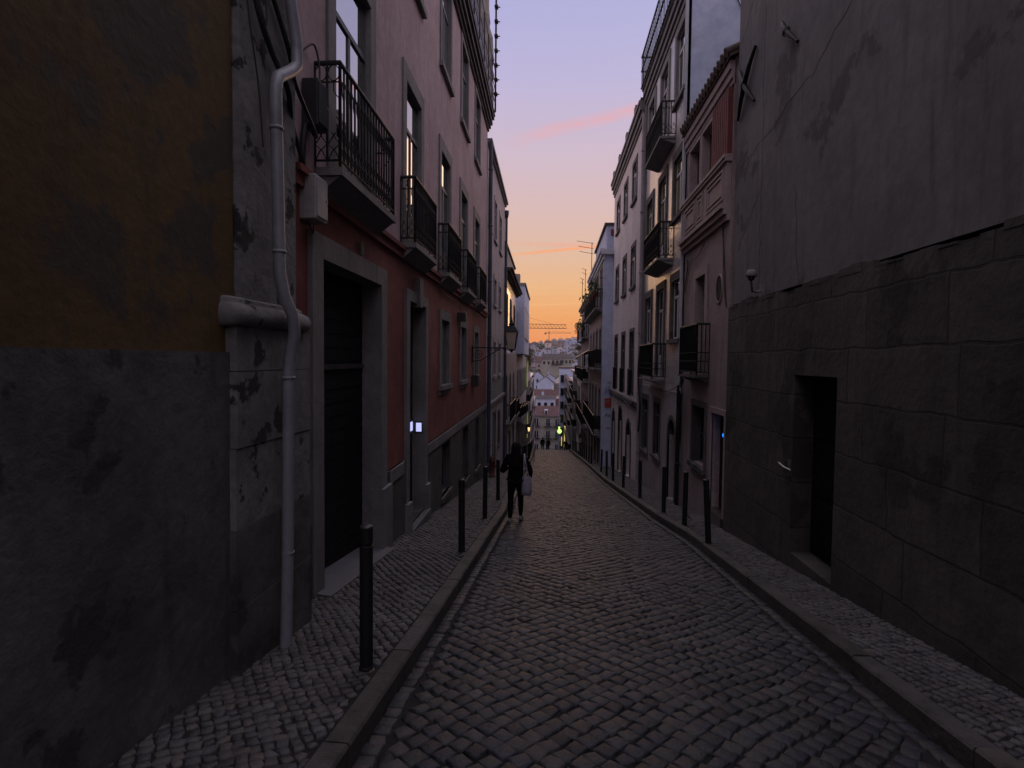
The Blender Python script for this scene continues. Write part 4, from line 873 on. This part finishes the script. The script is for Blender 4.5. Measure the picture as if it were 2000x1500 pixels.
# ---------------------------------------------------------------- hillside town
def hhouse(x,y,W,D,zb,h,rh,wm,rm,label,axis='x',nw=3,rows=2,name='hillside_house',wins=True):
    t=thing(name,(x,y,zb),label,'house','houses on the far hillside')
    a=MB(); a.box(x-W/2,x+W/2,y-D/2,y+D/2,zb-3,zb+h)
    o_=.25
    if axis=='x': # ridge along x, slope towards us
        r=MB(); p=[(x-W/2-o_,y-D/2-o_,zb+h),(x+W/2+o_,y-D/2-o_,zb+h),(x+W/2+o_,y,zb+h+rh),(x-W/2-o_,y,zb+h+rh),(x+W/2+o_,y+D/2+o_,zb+h),(x-W/2-o_,y+D/2+o_,zb+h)]
        r.add(p,[(0,1,2,3),(3,2,4,5),(0,5,4,1)]); a.add([(x-W/2,y-D/2,zb+h),(x-W/2,y+D/2,zb+h),(x-W/2,y,zb+h+rh*.93)],[(0,1,2)]); a.add([(x+W/2,y-D/2,zb+h),(x+W/2,y+D/2,zb+h),(x+W/2,y,zb+h+rh*.93)],[(0,1,2)])
    elif axis=='y': # gable faces us
        r=MB(); p=[(x-W/2-o_,y-D/2-o_*.3,zb+h),(x,y-D/2-o_*.3,zb+h+rh),(x+W/2+o_,y-D/2-o_*.3,zb+h),(x-W/2-o_,y+D/2,zb+h),(x,y+D/2,zb+h+rh),(x+W/2+o_,y+D/2,zb+h)]
        q=[(u_,v_,w_+.18) for u_,v_,w_ in p]
        r.add(p+q,[(6,7,10,9),(7,8,11,10),(0,1,7,6),(1,2,8,7),(0,6,9,3),(2,5,11,8)]); a.add([(x-W/2,y-D/2,zb+h),(x+W/2,y-D/2,zb+h),(x,y-D/2,zb+h+rh*.97)],[(0,1,2)])
    else:
        r=MB(); r.box(x-W/2-.1,x+W/2+.1,y-D/2-.1,y+D/2+.1,zb+h,zb+h+.3)
    a.build('wall',wm,t,recalc=False); rf=r.build('roof',rm,t,recalc=False)
    if random.random()<.6: c=MB(); cx=x+random.uniform(-.3,.3)*W; c.box(cx-.35,cx+.35,y-.3,y+.3,zb+h,zb+h+rh+1.0); c.build('chimney',wm,rf)
    if wins:
        for i in range(nw):
            for j in range(rows):
                wx=x-W/2+W*(i+.5)/nw; wz=zb+h-1.9-j*2.9
                b=MB(); b.box(wx-.45,wx+.45,y-D/2-.06,y-D/2+.02,wz-.7,wz+.8); f=b.build('window','glassd',t,recalc=False)
    return t
# the few one can pick out
t=hhouse(7.5*-.55,300,9.,10,-14,16.3,2.8,'cream','roofb','cream house with dark roof and three windows over balconies, middle of hillside','x',4,1)
for i in range(3):
    x=-2.9+i*2.0; b=MB(); b.box(x-.5,x+.5,294.9,295.05,-.1,1.6); b.build('window','glassd',t); b=MB(); b.box(x-.85,x+.85,294.1,295,-.6,-.25); b.box(x-.85,x+.85,294.1,294.2,-.3,.6); b.build('balcony','ironb',t)
hhouse(3.8,304,5.6,9,-13,15.9,2.,'cream','roofb','cream house with brown roof joined to the right of the balconied one',  'x',3,2)
hhouse(-4.4,200,5.6,9,-19,12.8,2.3,'bluew','roofb','blue white blank gable house in front of the cream houses','y',0,0)
hhouse(-.2,205,5.,8,-19,11,1.6,'cream','roofb','small cream house with brown roof right of the blue white gable','x',2,2)
hhouse(-3.6,182,9.5,6,-20,11,1.6,'pale','roof','long low house with rusty red roof below the blue gable','x',4,1)
hhouse(-4.6,170,7.5,6,-21,11.6,.8,'bluew','roofb','blue grey house with several windows above the red roofed house','x',4,1)
hhouse(.8,172,6.,6,-21,9,2.2,'cream','roof','cream house with steep red roof beside the pale slab','x',3,1)
wms=['bluew','cream','pale','white','white','pinktrim','bluew']; wn={'bluew':'blue white','cream':'cream','pale':'mauve','white':'white','pinktrim':'pink'}
rms=['roof','roofb','roofb','roof']; rn={'roof':'red','roofb':'brown'}
ordn=['first','second','third','fourth','fifth','sixth','seventh','eighth','ninth','tenth','eleventh','twelfth']
for ri,(Dd,n) in enumerate([(262,6),(322,8),(365,9),(405,10),(450,11),(500,11),(560,12),(630,12),(710,12),(800,12),(900,12)]):
    for k in range(n):
        span=Dd*.135; x=-span*.52+span*(k+.5)/n+random.uniform(-.12,.12)*span/n; y=Dd+random.uniform(-14,14)
        W=min(span/n*random.uniform(.75,1.15),9); h=random.uniform(5,9.5) if Dd>300 else random.uniform(6.5,9.5); wm=random.choice(wms); rm=random.choice(rms); ax=random.choice('xxyyf' if Dd>300 else 'xy')
        zb=terr(x,y)+.3
        hhouse(x,y,W,random.uniform(8,12),zb,h,random.uniform(1.4,3),wm,rm,f"{wn[wm]} house with {'flat' if ax=='f' else rn[rm]+(' gabled' if ax=='y' else '')} roof, {ordn[k]} from left in {ordn[ri]} row up the hill",ax,max(1,int(W/3)),2 if Dd<700 else 1,wins=Dd<800)
# tree clumps on the hill
def leafball(a,c,r,n,s=.4):
    for _ in range(n):
        v_=Vector(rng.normal(0,1,3)); v_.normalize(); v_*=r*random.uniform(.35,1)**.5; v_.z*=.8; p=Vector(c)+v_
        e=Euler((random.uniform(0,6),random.uniform(0,6),random.uniform(0,6))).to_matrix(); q=s*random.uniform(.5,1.2)
        a.add([p+e@Vector((-q,-q*.5,0)),p+e@Vector((q,-q*.5,0)),p+e@Vector((q*.6,q*.6,q*.2)),p+e@Vector((-q*.6,q*.6,q*.2))],[(0,1,2,3)])
for k,(x,y,h,r) in enumerate([(-12,320,6,3.4),(6,385,6,3.),(12,450,7,4.),(-8,470,6,3.5),(20,560,7,4.5),(-20,620,7,4.5),(30,760,8,5),(1,232,5,2.4)]):
    zb=terr(x,y); t=thing('hillside_tree',(x,y,zb),'dark round tree '+['left of the cream house','above the cream houses','right side middle of the hill','left side middle of the hill','right side upper hill','left side upper hill','near the hill top at right','small one behind the blue gable'][k],'tree','trees on the far hillside')
    a=MB(); a.tube([(x,y,zb-1),(x+.2,y,zb+h*.5),(x,y,zb+h)],[.35,.25,.1],6); a.tube([(x+.1,y,zb+h*.5),(x+r*.5,y,zb+h)],[.18,.06],5); a.build('trunk','roofb',t)
    a=MB(); leafball(a,(x,y,zb+h),r,260,.55); leafball(a,(x+r*.5,y,zb+h-.8),r*.6,90,.5); a.build('crown','leaf',t,recalc=False)
# tower cranes
def crane(name,x,y,zb,H,jl_,jr,rot,label,sq=1.):
    t=thing(name,(x,y,zb),label,'crane'); c,s_=math.cos(rot),math.sin(rot)
    J=lambda u_,v_,z: (x+u_*c-v_*s_,y+u_*s_+v_*c,zb+z)
    def truss(u0,u1,z,hh,name,r):
        a=MB(); n=max(3,int(abs(u1-u0)/3.2)); 
        for vv,zz in ((-.7,0),(.7,0),(0,hh)): a.tube([J(u0,vv,z+zz),J(u1,vv,z+zz*.92)],r,4,True,False)
        for k in range(n):
            ua=u0+(u1-u0)*k/n; ub=u0+(u1-u0)*(k+1)/n; um=(ua+ub)/2
            for vv in (-.7,.7): a.tube([J(ua,vv,z),J(um,0,z+hh*.96)],r*.6,4,False); a.tube([J(um,0,z+hh*.96),J(ub,vv,z)],r*.6,4,False)
            a.tube([J(ua,-.7,z),J(ub,.7,z)],r*.6,4,False)
        a.build(name,'crane',t)
    a=MB()
    for uu,vv in ((-.8,-.8),(.8,-.8),(.8,.8),(-.8,.8)): a.tube([J(uu,vv,0),J(uu,vv,H)],.2*sq,4)
    for k in range(int(H/2.4)): z=k*2.4; a.tube([J(-.8,-.8,z),J(.8,-.8,z+2.4)],.1*sq,4,False); a.tube([J(.8,.8,z),J(-.8,.8,z+2.4)],.1*sq,4,False)
    a.build('mast','crane',t)
    truss(1,jr,H,2.4*sq,'jib',.17*sq); truss(-1,-jl_,H,1.6*sq,'counter_jib',.17*sq)
    a=MB(); a.box(-.9,.9,-.9,.9,H,H+2.2,lambda p,q,r_:J(p,q,r_)); a.build('cab','crane',t)
    a=MB(); a.box(-jl_,-jl_+2.6,-.8,.8,H-1.6,H+.6,lambda p,q,r_:J(p,q,r_)); a.build('counterweight','crane',t)
    a=MB(); a.tube([J(0,0,H+2),J(0,0,H+6.5*sq)],.16*sq,4); a.tube([J(0,0,H+6.4*sq),J(jr*.7,0,H+2.2*sq)],.07*sq,4,False); a.tube([J(0,0,H+6.4*sq),J(-jl_*.9,0,H+1.4*sq)],.07*sq,4,False); a.build('tower_head','crane',t)
crane('tower_crane',-32,560,6,26.5,12,39,R(4),'large tower crane with long lattice jib above the hill, left',1.7)
crane('tower_crane',-15.8,900,28,15.5,7,34,R(0),'small distant tower crane with thin mast in mid hill skyline',.9)
crane('tower_crane',46,640,10,42,24,30,R(-14),'tower crane mostly hidden behind the right buildings, counter jib showing',1.)
# ---------------------------------------------------------------- street furniture
def bollard(loc,label,h=.97,r=.044):
    t=thing('bollard',loc,label,'bollard','iron bollards along the kerbs'); x,y,z=loc
    a=MB(); a.lathe([(r,-.05),(r,h-.14),(r*.86,h-.135),(r*.86,h-.12),(r,h-.115),(r,h-.02)],(x,y,z),14,False); o=a.build('post','boll',t)
    a=MB(); a.lathe([(r,h-.0195),(r*.98,h-.008),(r*.8,h),(.001,h+.002)],(x,y,z),14); a.build('cap','ironb',t)
    a=MB(); a.lathe([(r*1.12,-.01),(r*1.12,.006),(r*1.02,.012)],(x,y,z),14); a.build('base_ring','boll',t)
    return t
tl=lambda: (random.uniform(-.012,.012),random.uniform(-.016,.016),random.uniform(0,3))
ORD=['first','second','third','fourth','fifth','sixth','seventh','eighth','ninth','tenth','eleventh','twelfth','thirteenth','fourteenth','fifteenth','sixteenth','seventeenth','last']
def bz(y): return rz(y)+SW+.01
bl=bollard((-1.27,3.73,bz(3.73)),'nearest black bollard on the left pavement')
N5=['second','third','fourth']
for k,(x,y) in enumerate([(-1.27,7.59),(-1.34,10.6),(-1.40,13.55)]): copy_tree(bl,(x,y,bz(y)),rot=tl(),label=N5[k]+' black bollard from the camera on the left pavement')
for k in range(3): y=27+k*2.2; copy_tree(bl,(lk(y)-.22,y,bz(y)),rot=tl(),label=['','middle ','farther '][k]+'black bollard beyond the walking woman on the left')
for k in range(18): y=34+k*1.35; copy_tree(bl,(lk(y)-.18,y,bz(y)),rot=tl(),label=ORD[k]+' of the closely set black bollards toward the crest, left kerb')
br=copy_tree(bl,(2.28,8.80,bz(8.8)),'leaning nearest bollard on the right pavement, tilted to the left',(0,R(-3.2),0))
rb=[(2.30,10.53),(2.23,12.2),(2.13,14.98),(2.0,17.6),(1.94,20.23),(1.90,22.4),(1.87,24.8)]
no=['second','third','fourth','fifth','sixth','seventh','eighth']
for k,(x,y) in enumerate(rb): copy_tree(bl,(x,y,bz(y)),rot=tl(),label=no[k]+' bollard from the camera on the right pavement')
for k,y in enumerate([31.2,33.2,35.4,37.6,39.9,42.2,44.6,47.9,51,54,57]): copy_tree(bl,(rk(y)+.2,y,bz(y)),rot=tl(),label=ORD[k]+' of the far thin bollards beside the forward building, right kerb')
# hydrant
t=thing('fire_hydrant',(-2.33,20.4,bz(20.4)),'dark red fire hydrant on the left pavement beside the woman','hydrant'); x,y,z=-2.33,20.4,bz(20.4)
a=MB(); a.lathe([(.13,0),(.13,.04),(.09,.06),(.085,.5),(.11,.52),(.11,.56),(.095,.6),(.085,.68),(.05,.74),(.02,.76),(.02,.8)],(x,y,z),14); a.build('barrel','hyd',t)
for s_ in (-1,1): a=MB(); a.tube([(x,y,z+.42),(x+s_*.17,y,z+.42)],.05,10); a.tube([(x+s_*.15,y,z+.42),(x+s_*.19,y,z+.42)],.062,8); a.build('nozzle','hyd',t)
# lanterns on wall brackets
def lantern(base,dirx,L,label,lit=None,sc_=1.,dropz=-.05):
    t=thing('wall_lantern',base,label,'street lamp','wrought iron wall lanterns'); x,y,z=base
    a=MB(); sx_=dirx
    a.tube([(x,y,z),(x+sx_*L,y,z)],.017,6); a.box(x-.01,x+.02,y-.05,y+.05,z-.45,z+.06)
    a.tube([(x,y,z-.40),(x+sx_*L*.22,y,z-.37),(x+sx_*L*.45,y,z-.20),(x+sx_*L*.72,y,z-.03)],.013,6)
    def spiral(cx,cz,r0,turns,ph=0,dr=1):
        pts=[]; n=int(18*turns)
        for k in range(n+1): q=k/n; r=r0*(1-q*.85); th=ph+dr*q*turns*2*math.pi; pts.append((x+sx_*(cx+r*math.cos(th)),y,z+cz+r*math.sin(th)))
        a.tube(pts,.010,5)
    spiral(.17,-.17,.15,1.6,math.pi); spiral(.43*L,-.09,.08,1.4,0); spiral(.62*L,-.06,.05,1.3,0); spiral(.82*L,-.05,.045,1.3,math.pi,-1)
    a.build('bracket','iron',t)
    cx=x+sx_*L; zb=z+dropz; s4=sc_
    fr=MB(); tw,bw,hh=.175*s4,.10*s4,.52*s4
    c4=[(-1,-1),(1,-1),(1,1),(-1,1)]
    for a_,b_ in c4: fr.tube([(cx+a_*bw,y+b_*bw,zb),(cx+a_*tw,y+b_*tw,zb+hh)],.011,5)
    for q,zz in ((bw,zb),(tw,zb+hh)): 
        for i in range(4): p,q2=c4[i],c4[(i+1)%4]; fr.tube([(cx+p[0]*q,y+p[1]*q,zz),(cx+q2[0]*q,y+q2[1]*q,zz)],.012,5)
    fr.ringloft([[(cx+a_*tw*1.12,y+b_*tw*1.12,zb+hh) for a_,b_ in c4],[(cx+a_*tw*.62,y+b_*tw*.62,zb+hh+.16*s4) for a_,b_ in c4],[(cx+a_*.05,y+b_*.05,zb+hh+.2*s4) for a_,b_ in c4]],True,False)
    fr.lathe([(.07,.18),(.09,.22),(.06,.27),(.02,.3),(.03,.33),(.012,.38),(.004,.44)],(cx,y,zb+hh),10); fr.lathe([(.01,-.09),(.04,-.05),(.09,0)],(cx,y,zb),8)
    fr.build('frame','iron',t)
    g=MB(); g.ringloft([[(cx+a_*bw*.95,y+b_*bw*.95,zb+.01) for a_,b_ in c4],[(cx+a_*tw*.95,y+b_*tw*.95,zb+hh-.01) for a_,b_ in c4]],True,False); g.build('glass',lit or 'lampg',t)
    return t
lantern((lx(17)+.02,17.0,2.1),1,1.16,'large black iron lantern on scrolled bracket at the far end of the red building')
lantern((1.95,53,-2.6),-1,.42,'unlit pinkish lantern on the right facades beyond the blank side wall',None,1.2)
lantern((2.02,45,-4.6),-1,.3,'small lantern low on the right facade near the far bollards',None,.8)
lantern((-3.42,58,-5.4),1,.5,'lit warm lamp on the left facade above the woman\'s head','e_warm',.8)
tl=lantern((1.3,95,-9.6),-1,1.1,'glowing green globe lamp near the foot of the street, right','e_green',1.)
a=MB(); a.lathe([(.02,-.38),(.2,-.33),(.33,-.18),(.38,0),(.33,.18),(.2,.33),(.02,.38)],(.25,94.7,-9.9),16); a.build('globe','e_green',tl)
# lit strips
a=MB(); L5.bx(a,63.5,63.9,.02,.14,-1.2,2.9); tag(a.build('lit_sign','e_gstrip'),'tall vertical yellow green lit strip on the left facades below the crane','lit sign')
a=MB(); L5.bx(a,66,66.4,.02,.13,-7.2,-4.3); tag(a.build('lit_sign','e_gstrip'),'lower green lit strip on the left facades above the warm lamp','lit sign')
a=MB(); a.box(1.05,1.25,98,98.4,-13,-9.4); tag(a.build('lit_shopfront','e_ystrip'),'tall yellow lit shopfront right of the green lamp','shopfront')
a=MB(); a.box(.55,.68,96,96.3,-12.5,-11.0); tag(a.build('lit_shopfront','e_ystrip'),'short yellow lit opening beside the green lamp','shopfront')
# antennas
def antenna(x,y,z,h,label,el=4,sp=.5):
    t=thing('roof_antenna',(x,y,z),label,'antenna','television antennas'); a=MB(); a.tube([(x,y,z),(x,y,z+h)],.022,5); a.build('mast','iron',t)
    for k in range(el): a=MB(); zz=z+h-.05-k*.32; a.tube([(x-sp*(1-.1*k),y-.2,zz+.10),(x+.1,y+.1,zz)],.016,4); a.build('element','iron',t)
    return t
antenna(1.95,36.5,7.2,1.9,'branched television antenna on the roof of the planted building',3,.95)
antenna(1.9,44,6.2,2.4,'thin tall antenna at the end of the right roof line',2,.3); antenna(1.72,44.8,6.0,2.,'second thin antenna beside the tall one',2,.2)
antenna(-3.3,63,3.1,3.6,'antenna on left roofs beside the crane jib',3,.9); antenna(-3.15,57,5.2,.9,'short antenna on left roofs',2,.3)
# balcony plants and washing
def plant(B_,y,w_,z,r,label,n=150):
    x=B_.P(y,w_,z); t=thing('potted_plant',x,label,'plant','plants on balconies'); a=MB(); a.lathe([(.1,0),(.15,.25),(.16,.27)],x,8); a.build('pot','clay',t)
    a=MB()
    for _ in range(6):
        c=(x[0]+random.uniform(-.25,.25),x[1]+random.uniform(-.4,.4),x[2]+.3+random.uniform(0,.5)); leafball(a,c,r*.6,n//6,.06)
    a.build('foliage','leaf',t,recalc=False); return t
for k,(y,z) in enumerate([(29.8,4.4),(31.5,4.4),(33.6,4.4),(36,4.4),(38.5,4.4)]): plant(R4,y,.3,z+.6,.5,['nearest','second','third','fourth','farthest'][k]+' leafy plant on the top balcony of the forward building')
for k,(y,z) in enumerate([(42,3.4),(46,3.4),(50,3.4)]): plant(R5,y,.35,z+.5,.6,['near','middle','far'][k]+' plant on the brown building top balcony')
for k,(y,z) in enumerate([(56,3.4),(58.5,3.2),(62.5,2.7)]): plant(L4 if y<61 else L5,y,.4,z-1.5,.9,['low','trailing','farthest'][k]+' green plant hanging from the left facades near the lit strip',220)
def washing(B_,y0,n,w_,z,label,ms):
    t=thing('washing_line',B_.P(y0,w_,z),label,'washing','washing hung from balconies'); a=MB(); a.tube([B_.P(y0,w_,z),B_.P(y0+n*.7,w_,z)],.01,4); a.build('line','cable',t)
    for k in range(n):
        a=MB(); y=y0+.1+k*.7; h=random.uniform(.6,1.1); rows=[[B_.P(y+.5*i/4,w_+.03*math.sin(i*2+j),z-h*j/4) for i in range(5)] for j in range(5)]; a.grid(rows); o=a.build('garment',ms[k%len(ms)],t,recalc=False)
washing(R5,42,5,.5,4.1,'pale and red washing on the brown building top balcony',['cloth1','cloth2','cloth1'])
washing(R4,33,4,.46,2.1,'white washing along the middle balcony of the forward building',['cloth1','cloth1'])
washing(R6,53,3,.5,2.6,'lavender washing hanging at the far right roof edge',['cloth1','cloth3'])
a=MB(); p=[R4.P(36.8,0,2.5),R4.P(39.8,0,2.5),R4.P(39.8,1.0,1.9),R4.P(36.8,1.0,1.9)]; a.add(p+[(x,y,z+.04) for x,y,z in p],[(3,2,1,0),(4,5,6,7),(0,1,5,4),(1,2,6,5),(2,3,7,6),(3,0,4,7)]); 
tag(a.build('awning','boxd'),'dark awning jutting from the forward building','awning')
# shop sign, crumpled paper bits
for k,(x,y) in enumerate([(1.43,9.2+.0),(1.0,4.2)]):
    a=MB(); z=rz(y)+.012; a.add([(x,y,z),(x+.08,y+.02,z+.01),(x+.07,y+.07,z+.004),(x+.01,y+.06,z+.012),(x+.04,y+.03,z+.03)],[(0,1,4),(1,2,4),(2,3,4),(3,0,4),(3,2,1,0)]); tag(a.build('paper_scrap','conc'),['small pale paper scrap on the road farther up','crumpled paper scrap lying on the near right of the road'][k],'litter')
# ---------------------------------------------------------------- people
def skin_mesh(name,V,Ed,Rr,m,parent,sub=2):
    me=bpy.data.meshes.new(name); me.from_pydata(V,Ed,[]); o=bpy.data.objects.new(name,me); col.objects.link(o)
    me.skin_vertices or o.modifiers
    md=o.modifiers.new('skin','SKIN'); 
    if not me.skin_vertices: 
        bpy.context.view_layer.objects.active=o
    md.use_smooth_shade=True
    for i,r in enumerate(Rr): me.skin_vertices[0].data[i].radius=r if isinstance(r,tuple) else (r,r)
    me.skin_vertices[0].data[0].use_root=True
    sb=o.modifiers.new('sub','SUBSURF'); sb.levels=sub; sb.render_levels=sub
    me.materials.append(M[m]); o.parent=parent; o['_k']=1
    return o
def person(loc,label,rot,H=1.57,arm='out',stride=.12,hairlen=1.,jm='jacket',shoes=True,group=None):
    t=thing('person',loc,label,'person',group); s=H/1.62
    def S(p): return tuple(s*q for q in p)
    # y+ = walking direction (away), x+ = right
    L={}
    V=[];E=[];Rr=[]
    def add(p,r,prev=None):
        V.append(S(p)); Rr.append(tuple(s*q for q in r) if isinstance(r,tuple) else s*r)
        if prev is not None: E.append((prev,len(V)-1))
        return len(V)-1
    pel=add((0,0,.88),(.15,.11)); wa=add((0,.0,1.04),(.115,.09),pel); ch=add((0,.01,1.24),(.15,.10),wa); nb=add((0,.0,1.36),(.06,.06),ch); nk=add((0,.01,1.42),.048,nb); hd=add((0,.02,1.50),(.072,.085),nk); tp=add((0,.02,1.575),(.06,.075),hd)
    legs={}
    for sd,fw in ((-1,-stride),(1,stride)):
        hp=add((sd*.09,0,.82),.088,pel); kn=add((sd*.095,fw*.6+.02,.47),.058,hp); cf=add((sd*.098,fw*.8-.02,.32),.056,kn); an=add((sd*.10,fw,.085),.034,cf); to=add((sd*.11,fw+.13,.03),(.035,.025),an); legs[sd]=(hp,kn,cf,an,to)
    arms={}
    for sd in (-1,1):
        sh=add((sd*.165,0,1.32),.052,ch)
        if sd==-1 and arm=='out': el=(-.285,-.03,1.03); wr=(-.20,.20,1.08)
        elif sd==1 and arm=='out': el=(.30,-.03,1.07); wr=(.285,.12,.90)
        elif sd==1: el=(.235,.02,1.07); wr=(.25,.10,.84)
        else: el=(-.22,-.04,1.07); wr=(-.24,.02,.83)
        e=add(el,.038,sh); w_=add(wr,.026,e); 
        d=Vector(wr)-Vector(el); d.normalize(); side=Vector((-sd*0.0,0,1)) if abs(d.z)<.7 else Vector((0,1,0))
        side=(side-d*side.dot(d)).normalized()
        pm=add(tuple(Vector(wr)+d*.06),(.034,.018),w_); arms[sd]=(sh,e,w_,pm,d,side,Vector(wr))
    body=skin_mesh('body',V,E,Rr,'skin',t)
    for sd in (-1,1):
        sh,e,w_,pm,d,side,wr=arms[sd]
        n=d.cross(side)
        for k,(o_,ln) in enumerate(((-.027,.058),(-.009,.072),(.009,.068),(.027,.052))):
            a=wr+d*.085+side*o_; P=[a,a+d*ln*.45+n*.004,a+d*ln*.8+n*.018,a+d*ln*.92+n*.034]
            f=MB(); f.tube([S(p) for p in P],[s*.0092,s*.0088,s*.008,s*.006],8)
            fo=f.build('finger','skin',None,(0,0,0)); fo.parent=t; fo.location=(0,0,0)
        a=wr+d*.03-side*.03; P=[a,a+d*.03-side*.018,a+d*.055-side*.022+n*.01]; f=MB(); f.tube([S(p) for p in P],[s*.012,s*.0105,s*.008],8); fo=f.build('thumb','skin',None,(0,0,0)); fo.parent=t
    # leggings
    V2=[V[0]];E2=[];R2=[(.158*s,.118*s)]
    for sd in (-1,1):
        prev=0
        for i,rr in zip(legs[sd][:4],(.098,.064,.062,.04)): V2.append(V[i]);R2.append((rr*s,rr*s));E2.append((prev,len(V2)-1));prev=len(V2)-1
    skin_mesh('leggings',V2,E2,R2,'legg',t)
    # jacket
    V3=[S((0,0,.72)),S((0,0,.90)),S((0,.0,1.06)),S((0,.01,1.24)),S((0,.0,1.37))];R3=[(.205*s,.15*s),(.195*s,.145*s),(.165*s,.13*s),(.18*s,.13*s),(.095*s,.085*s)];E3=[(0,1),(1,2),(2,3),(3,4)]
    for sd in (-1,1):
        prev=3
        for i,rr in zip(arms[sd][:3],(.078,.062,.046)): V3.append(V[i]);R3.append((rr*s,rr*s));E3.append((prev,len(V3)-1));prev=len(V3)-1
    skin_mesh('jacket',V3,E3,R3,jm,t)
    # hair
    f=MB(); rings=[]
    zs=[(1.645,.015,.02,0),(1.63,.055,.06,0),(1.59,.088,.1,0),(1.53,.098,.112,0),(1.47,.1,.11,-.005),(1.40,.105,.095,-.02),(1.32,.11,.08,-.045),(1.22,.10,.06,-.075),(1.14,.075,.045,-.085),(1.10,.04,.025,-.085)]
    for z,rx_,ry_,oy in (zs if hairlen>=1 else zs[:5]+[(1.43,.06,.06,-.02)]):
        rings.append([S((rx_*math.cos(2*math.pi*k/20)*(1+.05*math.sin(k*5+z*30)),-.0+oy+ry_*math.sin(2*math.pi*k/20)*(.8 if math.sin(2*math.pi*k/20)>0 else 1.),z)) for k in range(20)])
    f.ringloft(rings); fo=f.build('hair','hair',None,(0,0,0)); fo.parent=t
    f=MB(); f.ringloft([[S((rr*math.cos(2*math.pi*k/10),.105+oo,1.50+rr*1.3*math.sin(2*math.pi*k/10))) for k in range(10)] for rr,oo in ((.05,-.02),(.04,.0),(.012,.022),(.002,.03))]); fo=f.build('face','skin',None,(0,0,0)); fo.parent=t
    for sd in (-1,1):
        f=MB(); an=Vector(V[legs[sd][3]])/s; x,y=an.x,an.y
        prof=[(-.05,.028,.0,.05),(-.03,.038,0,.085),(.02,.04,0,.095),(.08,.042,0,.06),(.14,.042,0,.045),(.185,.03,0,.03)]
        rings=[[S((x+w*c,y+yy,.012+ (h if c2>0 else 0))) for c,c2 in ((-1,0),(1,0),(.8,1),(-.8,1))] for yy,w,z,h in prof]
        f.ringloft(rings); fo=f.build('shoe','shoe',None,(0,0,0)); fo.parent=t; b_=fo.modifiers.new('b','BEVEL'); b_.width=.012; b_.segments=2
        f=MB(); rings=[[S((x+(w+.003)*c,y+yy,z)) for c,z in ((-1,0),(1,0),(1,.022),(-1,.022))] for yy,w,_,h in prof]; f.ringloft(rings,True,False); fo2=f.build('sole','sole',None,(0,0,0)); fo2.parent=fo
    t.rotation_euler=(0,0,rot)
    return t
py_=11.05
person((-.80,py_,rz(py_)+.012),'woman in black jacket with long dark hair walking away down the road',R(-2),1.53)
# tote bag hanging from her right shoulder
bx_,by_,bz_=-.80,py_,rz(py_)+.012
t=thing('tote_bag',(bx_+.2,by_-.1,bz_+.55),'pale canvas tote bag hanging on the walking woman\'s right shoulder','bag')
a=MB(); rings=[]
for z,wd,th in ((.54,.07,.03),(.555,.092,.045),(.63,.10,.055),(.74,.098,.05),(.86,.085,.035),(.90,.078,.02)):
    rings.append([(bx_+.215+wd*math.cos(2*math.pi*k/16)*(1.0),by_-.09+th*math.sin(2*math.pi*k/16)+.012*math.sin(k*3+z*20),bz_+z+.012*math.sin(k*2.2)) for k in range(16)])
a.ringloft(rings); o=a.build('bag','tote',t)
for xo in (-.055,.05):
    a=MB(); P=[(bx_+.215+xo,by_-.11,bz_+.88),(bx_+.195+xo*.6,by_-.15,bz_+1.03),(bx_+.18+xo*.3,by_-.14,bz_+1.17),(bx_+.165+xo*.1,by_-.05,bz_+1.325),(bx_+.17,by_+.02,bz_+1.32)]; a.tube(P,.011,5); a.build('strap','tote',t)
# far walkers just over the crest
for k,(x,y,l) in enumerate([(-1.85,70,'left of two dark figures standing beyond the crest'),(-1.2,72,'right of two dark figures standing beyond the crest'),(1.0,74,'dark figure close to the right walls beyond the crest')]):
    person((x,y,rz(y)+.012),l,R(170 if k else 10),1.75,arm='down',stride=.06,hairlen=.5,group='people beyond the crest')
for o in bpy.data.objects:
    for k in ('_k','_org'):
        if k in o: del o[k]

# ---------------------------------------------------------------- evening haze over the valley
a=MB(); a.box(-760,760,-70,1450,-40,75); hz=a.build('haze','earth'); tag(hz,kind='stuff')
m=bpy.data.materials.new('evening_haze'); m.use_nodes=True; t=m.node_tree; t.nodes.clear(); o_=t.nodes.new('ShaderNodeOutputMaterial'); pv=t.nodes.new('ShaderNodeVolumePrincipled'); pv.inputs['Color'].default_value=(.86,.82,.95,1); pv.inputs['Density'].default_value=.00011; pv.inputs['Anisotropy'].default_value=.2; t.links.new(pv.outputs[0],o_.inputs['Volume'])
hz.data.materials.clear(); hz.data.materials.append(m)
